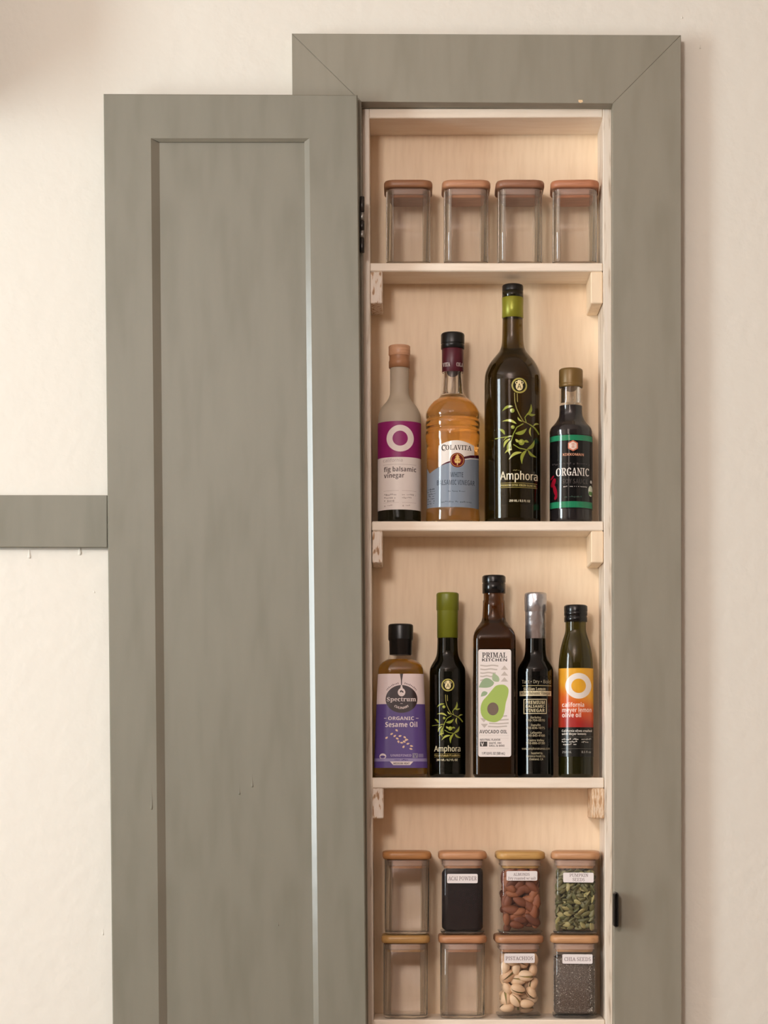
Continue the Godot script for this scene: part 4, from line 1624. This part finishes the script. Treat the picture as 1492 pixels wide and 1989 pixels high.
	var gold := c8(206, 192, 156)
	a.text("Tart • Dry • Bold", 1013, 1068, 1327.5, 6.5, c8(176, 166, 140), "Droid Sans", false)
	a.rect(1014, 1331.5, 1069, 1332.8, c8(170, 156, 110))
	a.text("Sicilian Lemon", 1016, 1058, 1341.5, 6, gold, "Droid Serif")
	a.rect(1009, 1342.5, 1069, 1352, c8(214, 200, 164))
	a.text("White Balsamic Vinegar", 1010.5, 1067.5, 1349.5, 5.6, c8(40, 34, 26), "Droid Serif")
	a.fill([PackedVector2Array([Vector2(1016, 1358), Vector2(1060, 1358), Vector2(1060, 1387), Vector2(1016, 1387)]), PackedVector2Array([Vector2(1017.6, 1359.6), Vector2(1058.4, 1359.6), Vector2(1058.4, 1385.4), Vector2(1017.6, 1385.4)])], gold)
	a.text("PREMIUM", 1020, 1056, 1368, 6.6, gold)
	a.text("BALSAMIC", 1020, 1056, 1375, 5.4, gold)
	a.text("VINEGAR", 1020, 1056, 1383.5, 6.6, gold)
	var lines := [["Berkeley", 1029, 1049], ["510-704-0070", 1021, 1056], ["Danville", 1030, 1048], ["510-836-1075", 1021, 1056], ["Lafayette", 1029, 1050], ["510-843-4100", 1022, 1056], ["Castro Valley", 1024, 1055], ["510-886-0150", 1021, 1056]]
	for i in 8:
		a.text(lines[i][0], lines[i][1], lines[i][2], 1396 + (i / 2) * 14.8 + (i % 2) * 5.6, 4.2, gold, "Droid Sans", false)
	a.text("www.amphoranueva.com", 1013, 1066, 1456.5, 4.4, c8(190, 178, 146), "Droid Sans", false)
	a.text("Supplied by", 1030, 1052, 1465, 3.8, gold, "Droid Sans", false)
	a.text("Veronica Foods Co.", 1021, 1057, 1471, 4, gold, "Droid Sans", false)
	a.text("Oakland, CA", 1027, 1053, 1477, 4, gold, "Droid Sans", false)
	print_round(b, "printed_design", a, 1040.5, 35, 1007, 1074, 1312, 1500, sh, printed(a.texture(), 0.12, true))

	# lemon olive oil
	b = bottle("lemon_olive_oil_bottle", "tapering dark green oil bottle with black cap and orange label bearing a white ring", 1118.5, sh)
	var full := curved(prof([[1511, 29], [1509, 32.5], [1504, 34], [1504, 34], [1310, 34], [1310, 34], [1295, 33.6], [1278, 32.2], [1262, 29.8], [1247, 26.3], [1236, 22.8], [1228, 20.6], [1220, 20], [1206, 20]], sh))
	part("glass_body", lathe(full, true, 16), glass_solid(c8(104, 98, 34), 0.92), b)
	part("oil", lathe(curved(prof([[1508, 28], [1504, 30], [1504, 30], [1310, 30], [1304, 29]], sh))), mat(c8(16, 16, 8), 0.25), b)
	cap(b, "cap", [[1209, 21.4], [1208.5, 22.4], [1200, 22.4], [1199, 21.6], [1197, 21.6], [1196, 22.6], [1190, 22.6], [1189, 21.8], [1188, 22.8], [1188, 22.8], [1179, 22.8], [1177.5, 22], [1176, 20]], sh, M.black_gloss)
	a = Art.new(1085, 1298, 1152, 1470, 6.0, c8(24, 22, 18), 1118.5, 34)
	var ih := int((1413 - 1298) * 6.0)
	for y in ih:
		var v := float(y) / ih
		for x in a.im.get_width():
			var u := float(x) / a.im.get_width()
			var t := clampf(v * 1.25 - u * 0.45 + 0.05, 0.0, 1.0)
			var c: Color = c8(232, 170, 48).lerp(c8(214, 92, 40), smoothstep(0.25, 0.65, t)).lerp(c8(166, 46, 42), smoothstep(0.65, 1.0, t))
			if u < 0.3:
				c = c.lerp(c8(214, 110, 40), (0.3 - u) * 1.2)
			a.im.set_pixel(x, y, c)
	a.hoop(1121.5, 1332.5, 25, 14, c8(240, 230, 222))
	var w2 := c8(246, 226, 214)
	a.text("california", 1091, 1132, 1373.5, 8.5, w2)
	a.text("meyer lemon", 1091, 1147, 1383.5, 8.5, w2)
	a.text("olive oil", 1091, 1126, 1393.5, 8.5, w2)
	a.text("California olives crushed", 1090.5, 1148, 1422, 4.4, c8(226, 218, 206))
	a.text("with Meyer lemons", 1090.5, 1136, 1428, 4.4, c8(226, 218, 206))
	for i in 3:
		a.small_print(1090.5, 1121 - i * 2, 1438 + i * 5, 3.8, c8(200, 194, 184), 80 + i)
	for i in 2:
		a.small_print(1127, 1147 - i * 7, 1438 + i * 5.5, 3.8, c8(180, 174, 164), 90 + i)
	a.rect(1090, 1431.6, 1150, 1432, c8(130, 124, 112))
	a.rect(1090, 1454.6, 1150, 1455, c8(130, 124, 112))
	a.text("250 mL", 1091, 1108, 1463, 4, c8(200, 194, 184), "Droid Sans", false)
	a.text("8.5 fl oz", 1127, 1146, 1463, 4, c8(200, 194, 184), "Droid Sans", false)
	print_round(b, "paper_label", a, 1118.5, 34, 1085, 1152, 1298, 1470, sh, printed(a.texture(), 0.2))


func ink_avocado(a: Art):
	var ink := c8(58, 50, 46)
	var taupe := c8(196, 184, 174)
	a.text("PRIMAL", 936.5, 984.5, 1277.5, 10, ink, "Droid Serif")
	a.text("KITCHEN", 936.5, 985, 1284.7, 5.6, ink)
	for p in [[1293, 933, 968], [1300, 933, 966], [1307, 933, 963], [1313.5, 933, 958], [1321, 933, 950]]:
		var pts := []
		for i in 9:
			pts.append(Vector2(lerpf(p[1], p[2], i / 8.0), p[0] + 0.7 * sin(i * 1.1 + p[0])))
		a.stroke(pts, 2.6, taupe)
	for i in 3:
		var y := 1294.0 + i * 11.5
		a.fill([PackedVector2Array([Vector2(973, y + 7), Vector2(980, y - 1.5), Vector2(987, y + 7)])], taupe)
	for p in [[1391, 950, 985], [1398, 955, 988], [1405, 950, 988], [1411, 948, 985]]:
		a.stroke([Vector2(p[1], p[0]), Vector2((p[1] + p[2]) / 2, p[0] + 0.8), Vector2(p[2], p[0] - 0.5)], 2.6, taupe)
	for p in [[940, 1401], [941, 1412]]:
		a.fill([PackedVector2Array([Vector2(p[0] - 7, p[1] - 6), Vector2(p[0] + 7, p[1] - 6), Vector2(p[0], p[1] + 2)])], taupe)
	var sage := c8(150, 172, 134)
	a.leaf(Vector2(960, 1326), Vector2(930, 1335), 19, sage, 0.12)
	a.leaf(Vector2(969, 1324), Vector2(958, 1307), 13, c8(166, 184, 146), -0.1)
	a.leaf(Vector2(947, 1345), Vector2(934, 1353), 9, sage, 0.1)
	var av := PackedVector2Array()
	var pts := [Vector2(972, 1330), Vector2(981, 1331), Vector2(987.5, 1338), Vector2(987, 1350), Vector2(982.5, 1366), Vector2(980, 1382), Vector2(975, 1395), Vector2(964, 1402.5), Vector2(949, 1401), Vector2(937, 1392), Vector2(933.5, 1378), Vector2(937, 1363), Vector2(947, 1351), Vector2(956, 1340), Vector2(963, 1332.5)]
	for i in pts.size():
		var n := pts.size()
		for k in 5:
			av.append(pts[i].cubic_interpolate(pts[(i + 1) % n], pts[(i + n - 1) % n], pts[(i + 2) % n], k / 5.0))
	a.fill([av], c8(166, 190, 92))
	a.disc(957.5, 1377, 11, c8(116, 98, 84), 12.5)
	a.text("AVOCADO OIL", 931.5, 985, 1424.5, 6.6, ink)
	a.rect(932, 1428.5, 988, 1429, c8(206, 196, 188))
	a.rect(932, 1434, 988, 1434.4, c8(206, 196, 188))
	a.text("NEUTRAL FLAVOR", 932.5, 972, 1438.8, 3.6, ink)
	a.rect(932.5, 1440.5, 946.5, 1450, ink)
	a.text("V", 934, 940, 1449, 7, c8(236, 228, 222))
	a.text("SAUTÉ, FRY,", 950, 975, 1445.3, 3.6, ink)
	a.text("GRILL & BAKE", 950, 980, 1450.3, 3.6, ink)
	a.rect(932, 1454, 988, 1454.4, c8(206, 196, 188))
	a.text("1 PT 0.9 FL OZ (500 mL)", 936, 981, 1466, 5, ink)
